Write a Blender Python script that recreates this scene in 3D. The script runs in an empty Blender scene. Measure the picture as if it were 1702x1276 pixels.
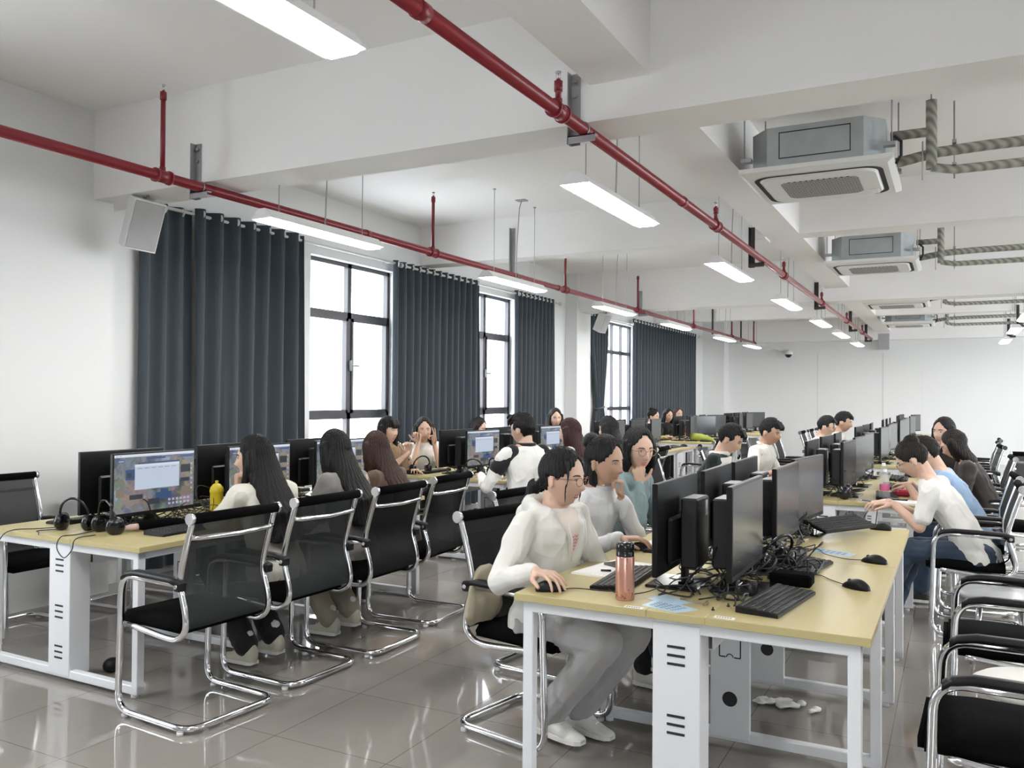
import bpy, math, random
import numpy as np
from mathutils import Vector, Matrix, Euler

D = bpy.data
SC = bpy.context.scene
COL = SC.collection
random.seed(7)
R = math.radians

# ------------------------------------------------------------------ camera, world, exposure
CAMZ = 1.5
def setup_camera():
    cam = D.cameras.new('camera'); co = D.objects.new('camera', cam); COL.objects.link(co)
    cam.sensor_width = 36.0; cam.lens = 36.0 * 1402.87 / 1702.0
    cam.clip_start = 0.05; cam.clip_end = 300
    y, p, r = 0.482868628, 0.0145994025, 0.00712437053
    f = Vector((-math.sin(y) * math.cos(p), math.cos(y) * math.cos(p), math.sin(p)))
    r0 = Vector((math.cos(y), math.sin(y), 0)); u0 = r0.cross(f)
    rr = math.cos(r) * r0 + math.sin(r) * u0; uu = -math.sin(r) * r0 + math.cos(r) * u0
    m = Matrix(((rr.x, uu.x, -f.x, 0), (rr.y, uu.y, -f.y, 0), (rr.z, uu.z, -f.z, CAMZ), (0, 0, 0, 1)))
    co.matrix_world = m
    SC.camera = co
setup_camera()

w = D.worlds.new('sky'); SC.world = w; w.use_nodes = True
nt = w.node_tree; bg = nt.nodes['Background']
tc = nt.nodes.new('ShaderNodeTexCoord'); sp = nt.nodes.new('ShaderNodeSeparateXYZ'); cr = nt.nodes.new('ShaderNodeValToRGB')
nt.links.new(tc.outputs['Generated'], sp.inputs[0]); nt.links.new(sp.outputs['Z'], cr.inputs[0]); nt.links.new(cr.outputs[0], bg.inputs[0])
cr.color_ramp.elements[0].position = 0.0; cr.color_ramp.elements[0].color = (0.86, 0.90, 0.95, 1)
cr.color_ramp.elements[1].position = 0.5; cr.color_ramp.elements[1].color = (0.92, 0.96, 1.0, 1)
bg.inputs[1].default_value = 5.5

SC.view_settings.view_transform = 'Standard'; SC.view_settings.look = 'None'
SC.view_settings.exposure = 1.24; SC.view_settings.gamma = 1.0; SC.view_settings.use_curve_mapping = False
SC.cycles.use_denoising = True
SC.cycles.max_bounces = 8; SC.cycles.diffuse_bounces = 4; SC.cycles.glossy_bounces = 4
SC.cycles.transparent_max_bounces = 16; SC.cycles.transmission_bounces = 4
SC.cycles.caustics_reflective = False; SC.cycles.caustics_refractive = False
SC.cycles.sample_clamp_indirect = 6.0
LAMP_POWER = 21.0

# ------------------------------------------------------------------ materials
MATS = {}
def mat(name, col, rough=0.5, metal=0.0, spec=0.5, emit=None, estr=0.0, bump=0.0, bscale=40.0, var=0.0, vscale=6.0, alpha=None, coat=0.0, stretch=None, sheen=0.0, sss=0.0):
    if name in MATS: return MATS[name]
    m = D.materials.new(name); m.use_nodes = True; nt = m.node_tree
    b = nt.nodes['Principled BSDF']
    b.inputs['Base Color'].default_value = (*col, 1); b.inputs['Roughness'].default_value = rough
    b.inputs['Metallic'].default_value = metal; b.inputs['Specular IOR Level'].default_value = spec
    b.inputs['Coat Weight'].default_value = coat
    if sheen: b.inputs['Sheen Weight'].default_value = sheen
    if sss:
        b.inputs['Subsurface Weight'].default_value = sss; b.inputs['Subsurface Radius'].default_value = (0.01, 0.004, 0.002)
    if emit: b.inputs['Emission Color'].default_value = (*emit, 1); b.inputs['Emission Strength'].default_value = estr
    if alpha is not None: b.inputs['Alpha'].default_value = alpha
    if bump or var:
        tc = nt.nodes.new('ShaderNodeTexCoord'); mp = nt.nodes.new('ShaderNodeMapping')
        if stretch: mp.inputs['Scale'].default_value = stretch
        nt.links.new(tc.outputs['Object'], mp.inputs[0])
        if var:
            n = nt.nodes.new('ShaderNodeTexNoise'); n.inputs['Scale'].default_value = vscale; n.inputs['Detail'].default_value = 4
            nt.links.new(mp.outputs[0], n.inputs['Vector'])
            mx = nt.nodes.new('ShaderNodeMix'); mx.data_type = 'RGBA'
            mx.inputs[6].default_value = (*[c * (1 - var) for c in col], 1); mx.inputs[7].default_value = (*[min(1, c * (1 + var)) for c in col], 1)
            nt.links.new(n.outputs['Fac'], mx.inputs[0]); nt.links.new(mx.outputs[2], b.inputs['Base Color'])
        if bump:
            n2 = nt.nodes.new('ShaderNodeTexNoise'); n2.inputs['Scale'].default_value = bscale; n2.inputs['Detail'].default_value = 3
            nt.links.new(mp.outputs[0], n2.inputs['Vector'])
            bp = nt.nodes.new('ShaderNodeBump'); bp.inputs['Strength'].default_value = bump; bp.inputs['Distance'].default_value = 0.01
            nt.links.new(n2.outputs['Fac'], bp.inputs['Height']); nt.links.new(bp.outputs[0], b.inputs['Normal'])
    MATS[name] = m
    return m

WALL = mat('white_wall_paint', (0.77, 0.775, 0.775), 0.6, bump=0.03, bscale=60, var=0.012, vscale=1.2)
CEIL = mat('ceiling_paint', (0.90, 0.885, 0.875), 0.7, bump=0.03, bscale=50, var=0.02, vscale=0.9)
CHROME = mat('chrome', (0.78, 0.78, 0.80), 0.10, 1.0)
STEEL = mat('galvanised_steel', (0.42, 0.45, 0.46), 0.38, 0.85, var=0.25, vscale=5)
ZINC = mat('zinc_bracket', (0.40, 0.39, 0.40), 0.45, 0.8, var=0.1)
RED = mat('red_pipe_paint', (0.215, 0.009, 0.018), 0.36, coat=0.15, var=0.12, vscale=3)
FRAMEW = mat('white_powder_coat', (0.78, 0.79, 0.82), 0.38)
SLOT = mat('dark_slot', (0.02, 0.02, 0.022), 0.7)
BLACKP = mat('black_plastic', (0.007, 0.007, 0.008), 0.42, spec=0.28, bump=0.05, bscale=300)
BLACKG = mat('glossy_black_plastic', (0.010, 0.010, 0.012), 0.15)
BLACKC = mat('black_seat_cloth', (0.004, 0.004, 0.0045), 0.9, bump=0.3, bscale=400, spec=0.04)
KEYM = mat('key_plastic', (0.018, 0.018, 0.020), 0.5)
SCREENOFF = mat('dark_screen', (0.022, 0.024, 0.028), 0.22, spec=0.9)
CASEM = mat('computer_case_metal', (0.014, 0.015, 0.018), 0.42, metal=0.0)
CASETOP = mat('case_top_reflection', (0.10, 0.10, 0.10), 0.4)  # paler grey stands in for light reflected on the case top
STICKER = mat('white_sticker', (0.75, 0.75, 0.73), 0.5)
CABLE = mat('black_cable', (0.010, 0.010, 0.011), 0.45)
PAPER = mat('white_paper', (0.82, 0.81, 0.79), 0.7)
WFRAME = mat('dark_window_frame', (0.055, 0.050, 0.058), 0.4)
CURT = mat('slate_curtain_cloth', (0.055, 0.068, 0.082), 0.85, spec=0.15, bump=0.15, bscale=300, sheen=0.25)
RODM = mat('white_rod', (0.75, 0.75, 0.74), 0.35)
WPLAS = mat('white_plastic', (0.80, 0.80, 0.79), 0.35)
SPKM = mat('speaker_grille', (0.42, 0.42, 0.43), 0.6, var=0.1, vscale=8)
INSUL = None

def floor_mat():
    m = D.materials.new('polished_floor_tile'); m.use_nodes = True; nt = m.node_tree; b = nt.nodes['Principled BSDF']
    geo = nt.nodes.new('ShaderNodeNewGeometry'); s = nt.nodes.new('ShaderNodeSeparateXYZ'); nt.links.new(geo.outputs['Position'], s.inputs[0])
    def math_(op, a, bb=None):
        n = nt.nodes.new('ShaderNodeMath'); n.operation = op
        for i, v in enumerate((a, bb)):
            if v is None: continue
            if isinstance(v, (int, float)): n.inputs[i].default_value = v
            else: nt.links.new(v, n.inputs[i])
        return n.outputs[0]
    ds = []; ids = []
    for ax, off in (('X', 3.85), ('Y', 0.77)):
        q = math_('DIVIDE', math_('ADD', s.outputs[ax], off + 60.0), 0.6)
        ids.append(math_('FLOOR', q)); fr = math_('FRACT', q)
        ds.append(math_('MINIMUM', fr, math_('SUBTRACT', 1.0, fr)))
    seam = math_('LESS_THAN', math_('MINIMUM', ds[0], ds[1]), 0.0032)
    cmb = nt.nodes.new('ShaderNodeCombineXYZ'); nt.links.new(ids[0], cmb.inputs[0]); nt.links.new(ids[1], cmb.inputs[1])
    wn = nt.nodes.new('ShaderNodeTexWhiteNoise'); nt.links.new(cmb.outputs[0], wn.inputs['Vector'])
    n = nt.nodes.new('ShaderNodeTexNoise'); n.inputs['Scale'].default_value = 1.6; n.inputs['Detail'].default_value = 5
    ad = nt.nodes.new('ShaderNodeVectorMath'); ad.operation = 'ADD'; sc = nt.nodes.new('ShaderNodeVectorMath'); sc.operation = 'SCALE'; sc.inputs['Scale'].default_value = 7
    nt.links.new(wn.outputs['Color'], sc.inputs[0]); nt.links.new(geo.outputs['Position'], ad.inputs[0]); nt.links.new(sc.outputs[0], ad.inputs[1]); nt.links.new(ad.outputs[0], n.inputs['Vector'])
    mx = nt.nodes.new('ShaderNodeMix'); mx.data_type = 'RGBA'
    mx.inputs[6].default_value = (0.235, 0.217, 0.196, 1); mx.inputs[7].default_value = (0.305, 0.282, 0.258, 1)
    nt.links.new(n.outputs['Fac'], mx.inputs[0])
    m2 = nt.nodes.new('ShaderNodeMix'); m2.data_type = 'RGBA'; m2.inputs[7].default_value = (0.12, 0.105, 0.09, 1)
    nt.links.new(seam, m2.inputs[0]); nt.links.new(mx.outputs[2], m2.inputs[6]); nt.links.new(m2.outputs[2], b.inputs['Base Color'])
    b.inputs['Roughness'].default_value = 0.05; b.inputs['Specular IOR Level'].default_value = 0.62
    return m
def wood_mat():
    m = D.materials.new('pale_maple_laminate'); m.use_nodes = True; nt = m.node_tree; b = nt.nodes['Principled BSDF']
    tc = nt.nodes.new('ShaderNodeTexCoord'); mp = nt.nodes.new('ShaderNodeMapping'); mp.inputs['Scale'].default_value = (14, 1.2, 14)
    n = nt.nodes.new('ShaderNodeTexNoise'); n.inputs['Scale'].default_value = 3; n.inputs['Detail'].default_value = 6
    nt.links.new(tc.outputs['Object'], mp.inputs[0]); nt.links.new(mp.outputs[0], n.inputs['Vector'])
    mx = nt.nodes.new('ShaderNodeMix'); mx.data_type = 'RGBA'
    mx.inputs[6].default_value = (0.46, 0.385, 0.185, 1); mx.inputs[7].default_value = (0.52, 0.45, 0.232, 1)
    nt.links.new(n.outputs['Fac'], mx.inputs[0]); nt.links.new(mx.outputs[2], b.inputs['Base Color'])
    b.inputs['Roughness'].default_value = 0.32
    return m
def glass_mat():
    m = D.materials.new('window_glass'); m.use_nodes = True; nt = m.node_tree
    for n in list(nt.nodes):
        if n.type != 'OUTPUT_MATERIAL': nt.nodes.remove(n)
    t = nt.nodes.new('ShaderNodeBsdfTransparent'); g = nt.nodes.new('ShaderNodeBsdfGlossy'); g.inputs['Roughness'].default_value = 0.02
    t.inputs[0].default_value = (0.96, 0.98, 0.98, 1)
    mx = nt.nodes.new('ShaderNodeMixShader'); mx.inputs[0].default_value = 0.05; nt.links.new(t.outputs[0], mx.inputs[1]); nt.links.new(g.outputs[0], mx.inputs[2])
    nt.links.new(mx.outputs[0], nt.nodes['Material Output'].inputs[0])
    return m
def mesh_fabric(name, fac, col=(0.006, 0.0065, 0.007)):
    m = D.materials.new(name); m.use_nodes = True; nt = m.node_tree; b = nt.nodes['Principled BSDF']
    b.inputs['Base Color'].default_value = (*col, 1); b.inputs['Roughness'].default_value = 0.7; b.inputs['Specular IOR Level'].default_value = 0.3
    t = nt.nodes.new('ShaderNodeBsdfTransparent'); mx = nt.nodes.new('ShaderNodeMixShader'); mx.inputs[0].default_value = fac
    nt.links.new(t.outputs[0], mx.inputs[1]); nt.links.new(b.outputs[0], mx.inputs[2]); nt.links.new(mx.outputs[0], nt.nodes['Material Output'].inputs[0])
    return m
def clear_plastic(name, col, fac):
    m = D.materials.new(name); m.use_nodes = True; nt = m.node_tree; b = nt.nodes['Principled BSDF']
    b.inputs['Base Color'].default_value = (*col, 1); b.inputs['Roughness'].default_value = 0.08
    t = nt.nodes.new('ShaderNodeBsdfTransparent'); mx = nt.nodes.new('ShaderNodeMixShader'); mx.inputs[0].default_value = fac
    nt.links.new(t.outputs[0], mx.inputs[1]); nt.links.new(b.outputs[0], mx.inputs[2]); nt.links.new(mx.outputs[0], nt.nodes['Material Output'].inputs[0])
    return m
def stripes_mat(name, c1, c2, scale, axis=(1, 0, 0)):
    m = D.materials.new(name); m.use_nodes = True; nt = m.node_tree; b = nt.nodes['Principled BSDF']
    tc = nt.nodes.new('ShaderNodeTexCoord'); wv = nt.nodes.new('ShaderNodeTexWave'); wv.inputs['Scale'].default_value = scale; wv.inputs['Distortion'].default_value = 2.5
    wv.inputs['Detail'].default_value = 2; wv.bands_direction = 'DIAGONAL'
    nt.links.new(tc.outputs['Object'], wv.inputs['Vector'])
    mx = nt.nodes.new('ShaderNodeMix'); mx.data_type = 'RGBA'; mx.inputs[6].default_value = (*c1, 1); mx.inputs[7].default_value = (*c2, 1)
    nt.links.new(wv.outputs['Fac'], mx.inputs[0]); nt.links.new(mx.outputs[2], b.inputs['Base Color']); b.inputs['Roughness'].default_value = 0.6
    return m
FLOORM = floor_mat(); WOOD = wood_mat(); GLASS = glass_mat()
MESHF = mesh_fabric('black_chair_mesh', 0.86); MESHF2 = mesh_fabric('sheer_chair_mesh', 0.72, (0.03, 0.035, 0.035))
INSUL = stripes_mat('wrapped_insulation', (0.22, 0.22, 0.20), (0.47, 0.47, 0.39), 9.0)
BOTTLEP = clear_plastic('clear_bottle_plastic', (0.75, 0.78, 0.80), 0.16)

# ------------------------------------------------------------------ mesh builder
class MB:
    def __init__(s): s.v = []; s.f = []; s.m = []; s.sm = []; s.mi = 0; s.M = None
    def add(s, vs, fs, smooth=False):
        o = len(s.v)
        if s.M is not None: vs = [s.M @ Vector(p) for p in vs]
        s.v += [tuple(p) for p in vs]
        for f in fs: s.f.append(tuple(i + o for i in f)); s.m.append(s.mi); s.sm.append(smooth)
        return s
    def box(s, x0, x1, y0, y1, z0, z1, bev=0.0):
        if bev <= 0:
            vs = [(x, y, z) for x in (x0, x1) for y in (y0, y1) for z in (z0, z1)]
            return s.add(vs, [(0, 1, 3, 2), (4, 6, 7, 5), (0, 4, 5, 1), (2, 3, 7, 6), (0, 2, 6, 4), (1, 5, 7, 3)])
        b = min(bev, (x1 - x0) / 2.01, (y1 - y0) / 2.01, (z1 - z0) / 2.01)
        P = []
        X = (x0, x1); Y = (y0, y1); Z = (z0, z1); idx = {}
        vs = []
        for i in (0, 1):
            for j in (0, 1):
                for k in (0, 1):
                    sx, sy, sz = (b if i == 0 else -b), (b if j == 0 else -b), (b if k == 0 else -b)
                    idx[(i, j, k, 'x')] = len(vs); vs.append((X[i], Y[j] + sy, Z[k] + sz))
                    idx[(i, j, k, 'y')] = len(vs); vs.append((X[i] + sx, Y[j], Z[k] + sz))
                    idx[(i, j, k, 'z')] = len(vs); vs.append((X[i] + sx, Y[j] + sy, Z[k]))
        fs = []
        for i in (0, 1): fs.append(tuple(idx[(i, j, k, 'x')] for j, k in ((0, 0), (0, 1), (1, 1), (1, 0))))
        for j in (0, 1): fs.append(tuple(idx[(i, j, k, 'y')] for i, k in ((0, 0), (1, 0), (1, 1), (0, 1))))
        for k in (0, 1): fs.append(tuple(idx[(i, j, k, 'z')] for i, j in ((0, 0), (0, 1), (1, 1), (1, 0))))
        for j in (0, 1):
            for k in (0, 1): fs.append((idx[(0, j, k, 'y')], idx[(1, j, k, 'y')], idx[(1, j, k, 'z')], idx[(0, j, k, 'z')]))
        for i in (0, 1):
            for k in (0, 1): fs.append((idx[(i, 0, k, 'x')], idx[(i, 1, k, 'x')], idx[(i, 1, k, 'z')], idx[(i, 0, k, 'z')]))
        for i in (0, 1):
            for j in (0, 1): fs.append((idx[(i, j, 0, 'x')], idx[(i, j, 1, 'x')], idx[(i, j, 1, 'y')], idx[(i, j, 0, 'y')]))
        for i in (0, 1):
            for j in (0, 1):
                for k in (0, 1): fs.append((idx[(i, j, k, 'x')], idx[(i, j, k, 'y')], idx[(i, j, k, 'z')]))
        return s.add(vs, fs)
    def tube(s, path, r, n=10, closed=False, cap=True, radii=None):
        P = [Vector(p) for p in path]; N = len(P)
        if N < 2: return s
        T = []
        for i in range(N):
            a = P[(i - 1) % N] if (closed or i > 0) else P[i]; b = P[(i + 1) % N] if (closed or i < N - 1) else P[i]
            t = (b - a); T.append(t.normalized() if t.length > 1e-9 else Vector((0, 0, 1)))
        u = T[0].orthogonal().normalized(); vs = []
        for i in range(N):
            if i: 
                u = (u - T[i] * u.dot(T[i])); u = u.normalized() if u.length > 1e-6 else T[i].orthogonal().normalized()
            w_ = T[i].cross(u); rr = radii[i] if radii else r
            for k in range(n):
                a = 2 * math.pi * k / n; vs.append(P[i] + (u * math.cos(a) + w_ * math.sin(a)) * rr)
        fs = []
        for i in range(N if closed else N - 1):
            j = (i + 1) % N
            for k in range(n): l = (k + 1) % n; fs.append((i * n + k, i * n + l, j * n + l, j * n + k))
        s.add(vs, fs, True)
        if cap and not closed:
            o = len(s.v) - len(vs)
            for rng in (range(n - 1, -1, -1), range((N - 1) * n, N * n)): s.f.append(tuple(o + k for k in rng)); s.m.append(s.mi); s.sm.append(False)
        return s
    def cyl(s, p0, p1, r0, r1=None, n=20, smooth=True):
        return s.tube([p0, p1], r0, n, radii=[r0, r0 if r1 is None else r1])
    def lathe(s, prof, c=(0, 0, 0), n=24, axis='z'):
        vs = []; c = Vector(c)
        for r, z in prof:
            for k in range(n):
                a = 2 * math.pi * k / n
                p = (r * math.cos(a), r * math.sin(a), z) if axis == 'z' else ((z, r * math.cos(a), r * math.sin(a)) if axis == 'x' else (r * math.cos(a), z, r * math.sin(a)))
                vs.append(c + Vector(p))
        fs = []
        for i in range(len(prof) - 1):
            for k in range(n): l = (k + 1) % n; fs.append((i * n + k, i * n + l, (i + 1) * n + l, (i + 1) * n + k))
        return s.add(vs, fs, True)
    def ell(s, c, r, n=16, m=10, rot=None):
        vs = []; c = Vector(c)
        for i in range(m + 1):
            ph = math.pi * i / m
            for k in range(n):
                a = 2 * math.pi * k / n
                p = Vector((r[0] * math.sin(ph) * math.cos(a), r[1] * math.sin(ph) * math.sin(a), r[2] * math.cos(ph)))
                if rot is not None: p = rot @ p
                vs.append(c + p)
        fs = []
        for i in range(m):
            for k in range(n): l = (k + 1) % n; fs.append((i * n + k, (i + 1) * n + k, (i + 1) * n + l, i * n + l))
        return s.add(vs, fs, True)
    def loft(s, rings, cap=True, smooth=True):
        n = len(rings[0]); vs = [p for r in rings for p in r]; fs = []
        for i in range(len(rings) - 1):
            for k in range(n): l = (k + 1) % n; fs.append((i * n + k, i * n + l, (i + 1) * n + l, (i + 1) * n + k))
        s.add(vs, fs, smooth)
        if cap:
            o = len(s.v) - len(vs); N = len(rings)
            for rng in (range(n - 1, -1, -1), range((N - 1) * n, N * n)): s.f.append(tuple(o + k for k in rng)); s.m.append(s.mi); s.sm.append(smooth)
        return s
    def prism(s, pts, z0, z1, axis='z'):
        def P(a, b, c): return (a, b, c) if axis == 'z' else ((c, a, b) if axis == 'x' else (a, c, b))
        n = len(pts); vs = [P(a, b, z0) for a, b in pts] + [P(a, b, z1) for a, b in pts]
        fs = [tuple(range(n - 1, -1, -1)), tuple(range(n, 2 * n))] + [(k, (k + 1) % n, n + (k + 1) % n, n + k) for k in range(n)]
        return s.add(vs, fs)
    def mesh(s, name, mats):
        me = D.meshes.new(name); me.from_pydata(s.v, [], s.f)
        for m in (mats if isinstance(mats, (list, tuple)) else [mats]): me.materials.append(m)
        me.polygons.foreach_set('material_index', s.m); me.polygons.foreach_set('use_smooth', s.sm)
        me.update(); return me
    def build(s, name, mats, parent=None, **kw):
        o = D.objects.new(name, s.mesh(name, mats)); COL.objects.link(o)
        if parent is not None: o.parent = parent
        if kw: tag(o, **kw)
        return o

def tag(o, label=None, cat=None, group=None, kind=None):
    if label: o['label'] = label
    if cat: o['category'] = cat
    if group: o['group'] = group
    if kind: o['kind'] = kind
    return o
def empty(name, loc=(0, 0, 0), rz=0.0, **kw):
    o = D.objects.new(name, None); COL.objects.link(o); o.location = loc; o.rotation_euler = (0, 0, rz); o.empty_display_size = 0.1
    return tag(o, **kw)
KIDS = {}
def dup(root, loc, rz=None, **kw):
    def cp(o, par):
        c = o.copy(); COL.objects.link(c); c.parent = par
        for ch in o.children: cp(ch, c)
        return c
    r = cp(root, None); r.location = loc
    if rz is not None: r.rotation_euler = (0, 0, rz)
    return tag(r, **kw)
def arc(c, r, a0, a1, n, plane='xz'):
    out = []
    for i in range(n + 1):
        a = R(a0 + (a1 - a0) * i / n); u, v = r * math.cos(a), r * math.sin(a)
        out.append((c[0] + u, c[1], c[2] + v) if plane == 'xz' else ((c[0] + u, c[1] + v, c[2]) if plane == 'xy' else (c[0], c[1] + u, c[2] + v)))
    return out
def fillet(pts, r, n=6):
    P = [Vector(p) for p in pts]; out = [P[0]]
    for i in range(1, len(P) - 1):
        a, b, c = P[i - 1], P[i], P[i + 1]; d1 = (a - b); d2 = (c - b); t = min(r, d1.length * .49, d2.length * .49)
        p0 = b + d1.normalized() * t; p1 = b + d2.normalized() * t
        for k in range(n + 1):
            q = k / n; out.append((1 - q) ** 2 * p0 + 2 * q * (1 - q) * b + q * q * p1)
    out.append(P[-1]); return out
def struct(name, mb, m, parent=None):
    o = mb.build(name, m, parent)
    if parent is None: o['kind'] = 'structure'
    return o

# ------------------------------------------------------------------ room shell
XW, XC, XR = -5.90, -5.68, 6.2
YB, YF = -4.0, 22.6
ZC = 3.60
struct('floor', MB().box(XW - .3, XR + .3, YB - .3, YF + .3, -0.12, 0), FLOORM)
struct('ceiling', MB().box(XW - .3, XR + .3, YB - .3, YF + .3, ZC, ZC + .15), CEIL)
struct('wall_back', MB().box(XW - .3, XR + .3, YF, YF + .25, 0, ZC), WALL)
ADDED_WIN_F = [(0.9, 2.7)]  # opening added behind the camera to light beams and back wall
mbf = MB(); xx_ = XW - .3
for a, b in ADDED_WIN_F: mbf.box(xx_, a, YB - .25, YB, 0, ZC); mbf.box(a, b, YB - .25, YB, 0, .9); mbf.box(a, b, YB - .25, YB, 2.9, ZC); xx_ = b
mbf.box(xx_, XR + .3, YB - .25, YB, 0, ZC); struct('wall_front', mbf, WALL)
for i, (a, b) in enumerate(ADDED_WIN_F):
    wr_ = empty('window_%d' % (11 + i), (0, 0, 0), kind='structure')  # unseen window, added as a daylight source
    f = MB(); y = YB - .12
    for u in (a, (a + b) / 2 - .03, b - .05): f.box(u, u + .05, y - .03, y + .03, .9, 2.9)
    for z in (.9, 2.3, 2.85): f.box(a, b, y - .03, y + .03, z, z + .05)
    f.build('window_frame', WFRAME, wr_); g = MB(); g.box(a, b, y - .004, y + .004, .91, 2.89); g.build('glass_pane', GLASS, wr_)
    l = D.lights.new('window_portal', 'AREA'); l.shape = 'RECTANGLE'; l.size = b - a; l.size_y = 2.0; l.cycles.is_portal = True
    o = D.objects.new('window_portal', l); COL.objects.link(o); o.location = ((a + b) / 2, YB - .2, 1.9); o.rotation_euler = (R(90), 0, R(180))
# left wall with window openings (glass set back in the wall)
WIN_L = [(0.2, 1.9), (6.75, 8.25), (9.80, 11.33), (15.2, 16.72), (18.3, 19.9)]
WZ0, WZ1 = 0.78, 2.965
def wall_with_openings(name, x0, x1, wins, z0, z1):
    mb = MB(); y = YB
    for a, b in wins:
        mb.box(x0, x1, y, a, 0, ZC); mb.box(x0, x1, a, b, 0, z0); mb.box(x0, x1, a, b, z1, ZC); y = b
    mb.box(x0, x1, y, YF, 0, ZC)
    return struct(name, mb, WALL)
wall_with_openings('wall_left', XW - .25, XW, WIN_L, WZ0, WZ1)
ADDED_WIN_R = [(5.0, 7.8), (9.4, 12.6), (14.0, 17.4), (18.4, 21.6)]  # unseen openings, added and sized to brighten the room
wall_with_openings('wall_right', XR, XR + .25, ADDED_WIN_R, 0.7, 3.0)
# the flush pier beside the camera and the two columns further on
mbp = MB(); mbp.box(XW, XC, 2.05, 4.27, 0, ZC); struct('wall_pier', mbp, WALL)
struct('wall_column_middle', MB().box(XW, XC, 13.2, 13.8, 0, ZC), WALL)
struct('wall_column_back', MB().box(XW, XC + .35, 22.1, YF, 0, ZC), WALL)
# beams
def beam(name, *a): return struct(name, MB().box(*a), CEIL)
beam('ceiling_beam_near', XW, XR, 4.10, 4.44, 2.945, ZC)
beam('ceiling_beam_far', XW, XR, 13.30, 13.68, 2.945, ZC)
beam('ceiling_beam_back', XW, XR, 22.35, YF, 2.945, ZC)
beam('ceiling_joist_near', XW, -1.70, 8.75, 9.02, 3.12, ZC)
beam('ceiling_joist_near_right', -1.37, XR, 8.75, 9.02, 3.14, ZC)
beam('ceiling_joist_back', XW, -1.70, 17.95, 18.2, 3.14, ZC)
beam('ceiling_joist_back_right', -1.37, XR, 17.95, 18.2, 3.14, ZC)
beam('ceiling_beam_lengthwise_front', -1.70, -1.37, YB, 4.10, 3.14, ZC)
beam('ceiling_beam_lengthwise_middle', -1.70, -1.37, 4.44, 13.30, 3.14, ZC)
beam('ceiling_beam_lengthwise_back', -1.70, -1.37, 13.68, 22.35, 3.14, ZC)
struct('trim_1', MB().box(-3.09, -3.07, YF - .006, YF, 0, 2.63), mat('wall_joint_line', (0.62, 0.62, 0.62), 0.6))
struct('trim_2', MB().box(-1.57, -1.545, YF - .006, YF, 0, 2.63), mat('wall_joint_line', (0.62, 0.62, 0.62), 0.6))
struct('trim_3', MB().box(-0.70, -0.69, YF - .005, YF, 0, 2.2), mat('wall_joint_line_pale', (0.72, 0.72, 0.72), 0.6))

def window(name, x, ya, yb, z0, z1, side=1, open_leaf=False, three=False):
    root = empty(name, (0, 0, 0), kind='structure')
    f = MB(); fx0, fx1 = (x - .03, x + .03); t = .045
    f.box(fx0, fx1, ya, ya + t, z0, z1); f.box(fx0, fx1, yb - t, yb, z0, z1)
    f.box(fx0, fx1, ya, yb, z0, z0 + t); f.box(fx0, fx1, ya, yb, z1 - t, z1)
    ym = (ya + yb) / 2; zt, zl = z0 + (z1 - z0) * .735, z0 + (z1 - z0) * .225
    f.box(fx0, fx1, ya, yb, zt - .035, zt + .035); f.box(fx0, fx1, ya, yb, zl - .035, zl + .035)
    if three:
        for yy in (ya + .51, ya + 1.02): f.box(fx0, fx1, yy - .018, yy + .018, z0, z1)
    else: f.box(fx0, fx1, ym - .032, ym + .032, z0, z1)
    f.build('window_frame', WFRAME, root)
    # sashes in the middle band
    if not three:
        for a, b in ((ya + t, ym - .03), (ym + .03, yb - t)):
            s = MB(); sx0, sx1 = fx0 + .012 * side, fx1 + .012 * side; q = .035
            s.box(sx0, sx1, a, a + q, zl + .03, zt - .03); s.box(sx0, sx1, b - q, b, zl + .03, zt - .03)
            s.box(sx0, sx1, a, b, zl + .03, zl + .03 + q); s.box(sx0, sx1, a, b, zt - .03 - q, zt - .03)
            so = s.build('sash', WFRAME, root)
        if open_leaf: 
            pass
        h = MB(); hz = (zl + zt) / 2
        h.box(fx1 + .01, fx1 + .045, ym - .022, ym + .012, hz - .06, hz + .06, .005); h.box(fx1 + .03, fx1 + .05, ym, ym + .13, hz - .012, hz + .010, .004)
        h.build('window_handle', mat('grey_handle', (0.2, 0.2, 0.21), 0.35, 0.6), root)
    g = MB(); g.box(x - .004, x + .004, ya + .01, yb - .01, z0 + .01, z1 - .01); g.build('glass_pane', GLASS, root)
    s = MB(); s.box(XW - .25 if side > 0 else XR + .01, XW + .0 if side > 0 else XR + .24, ya, yb, z0 - .02, z0 + .004); s.build('window_sill', WALL, root)
    return root
for i, (a, b) in enumerate(WIN_L): window('window_%d' % (i + 1), XW - .12, a, b, WZ0, WZ1, 1, i == 2, i == 3)
for i, (a, b) in enumerate(ADDED_WIN_R): window('window_%d' % (i + 7), XR + .12, a, b, 0.7, 3.0, -1)  # added windows out of view, there for their daylight
def portal(name, x, a, b, z0, z1, side):
    l = D.lights.new(name, 'AREA'); l.shape = 'RECTANGLE'; l.size = z1 - z0; l.size_y = b - a; l.cycles.is_portal = True
    o = D.objects.new(name, l); COL.objects.link(o); o.location = (x, (a + b) / 2, (z0 + z1) / 2)
    o.rotation_euler = (0, R(-90) if side > 0 else R(90), 0)
for a, b in WIN_L: portal('window_portal', XW - .2, a, b, WZ0, WZ1, 1)
for a, b in ADDED_WIN_R: portal('window_portal', XR + .2, a, b, .7, 3.0, -1)

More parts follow.
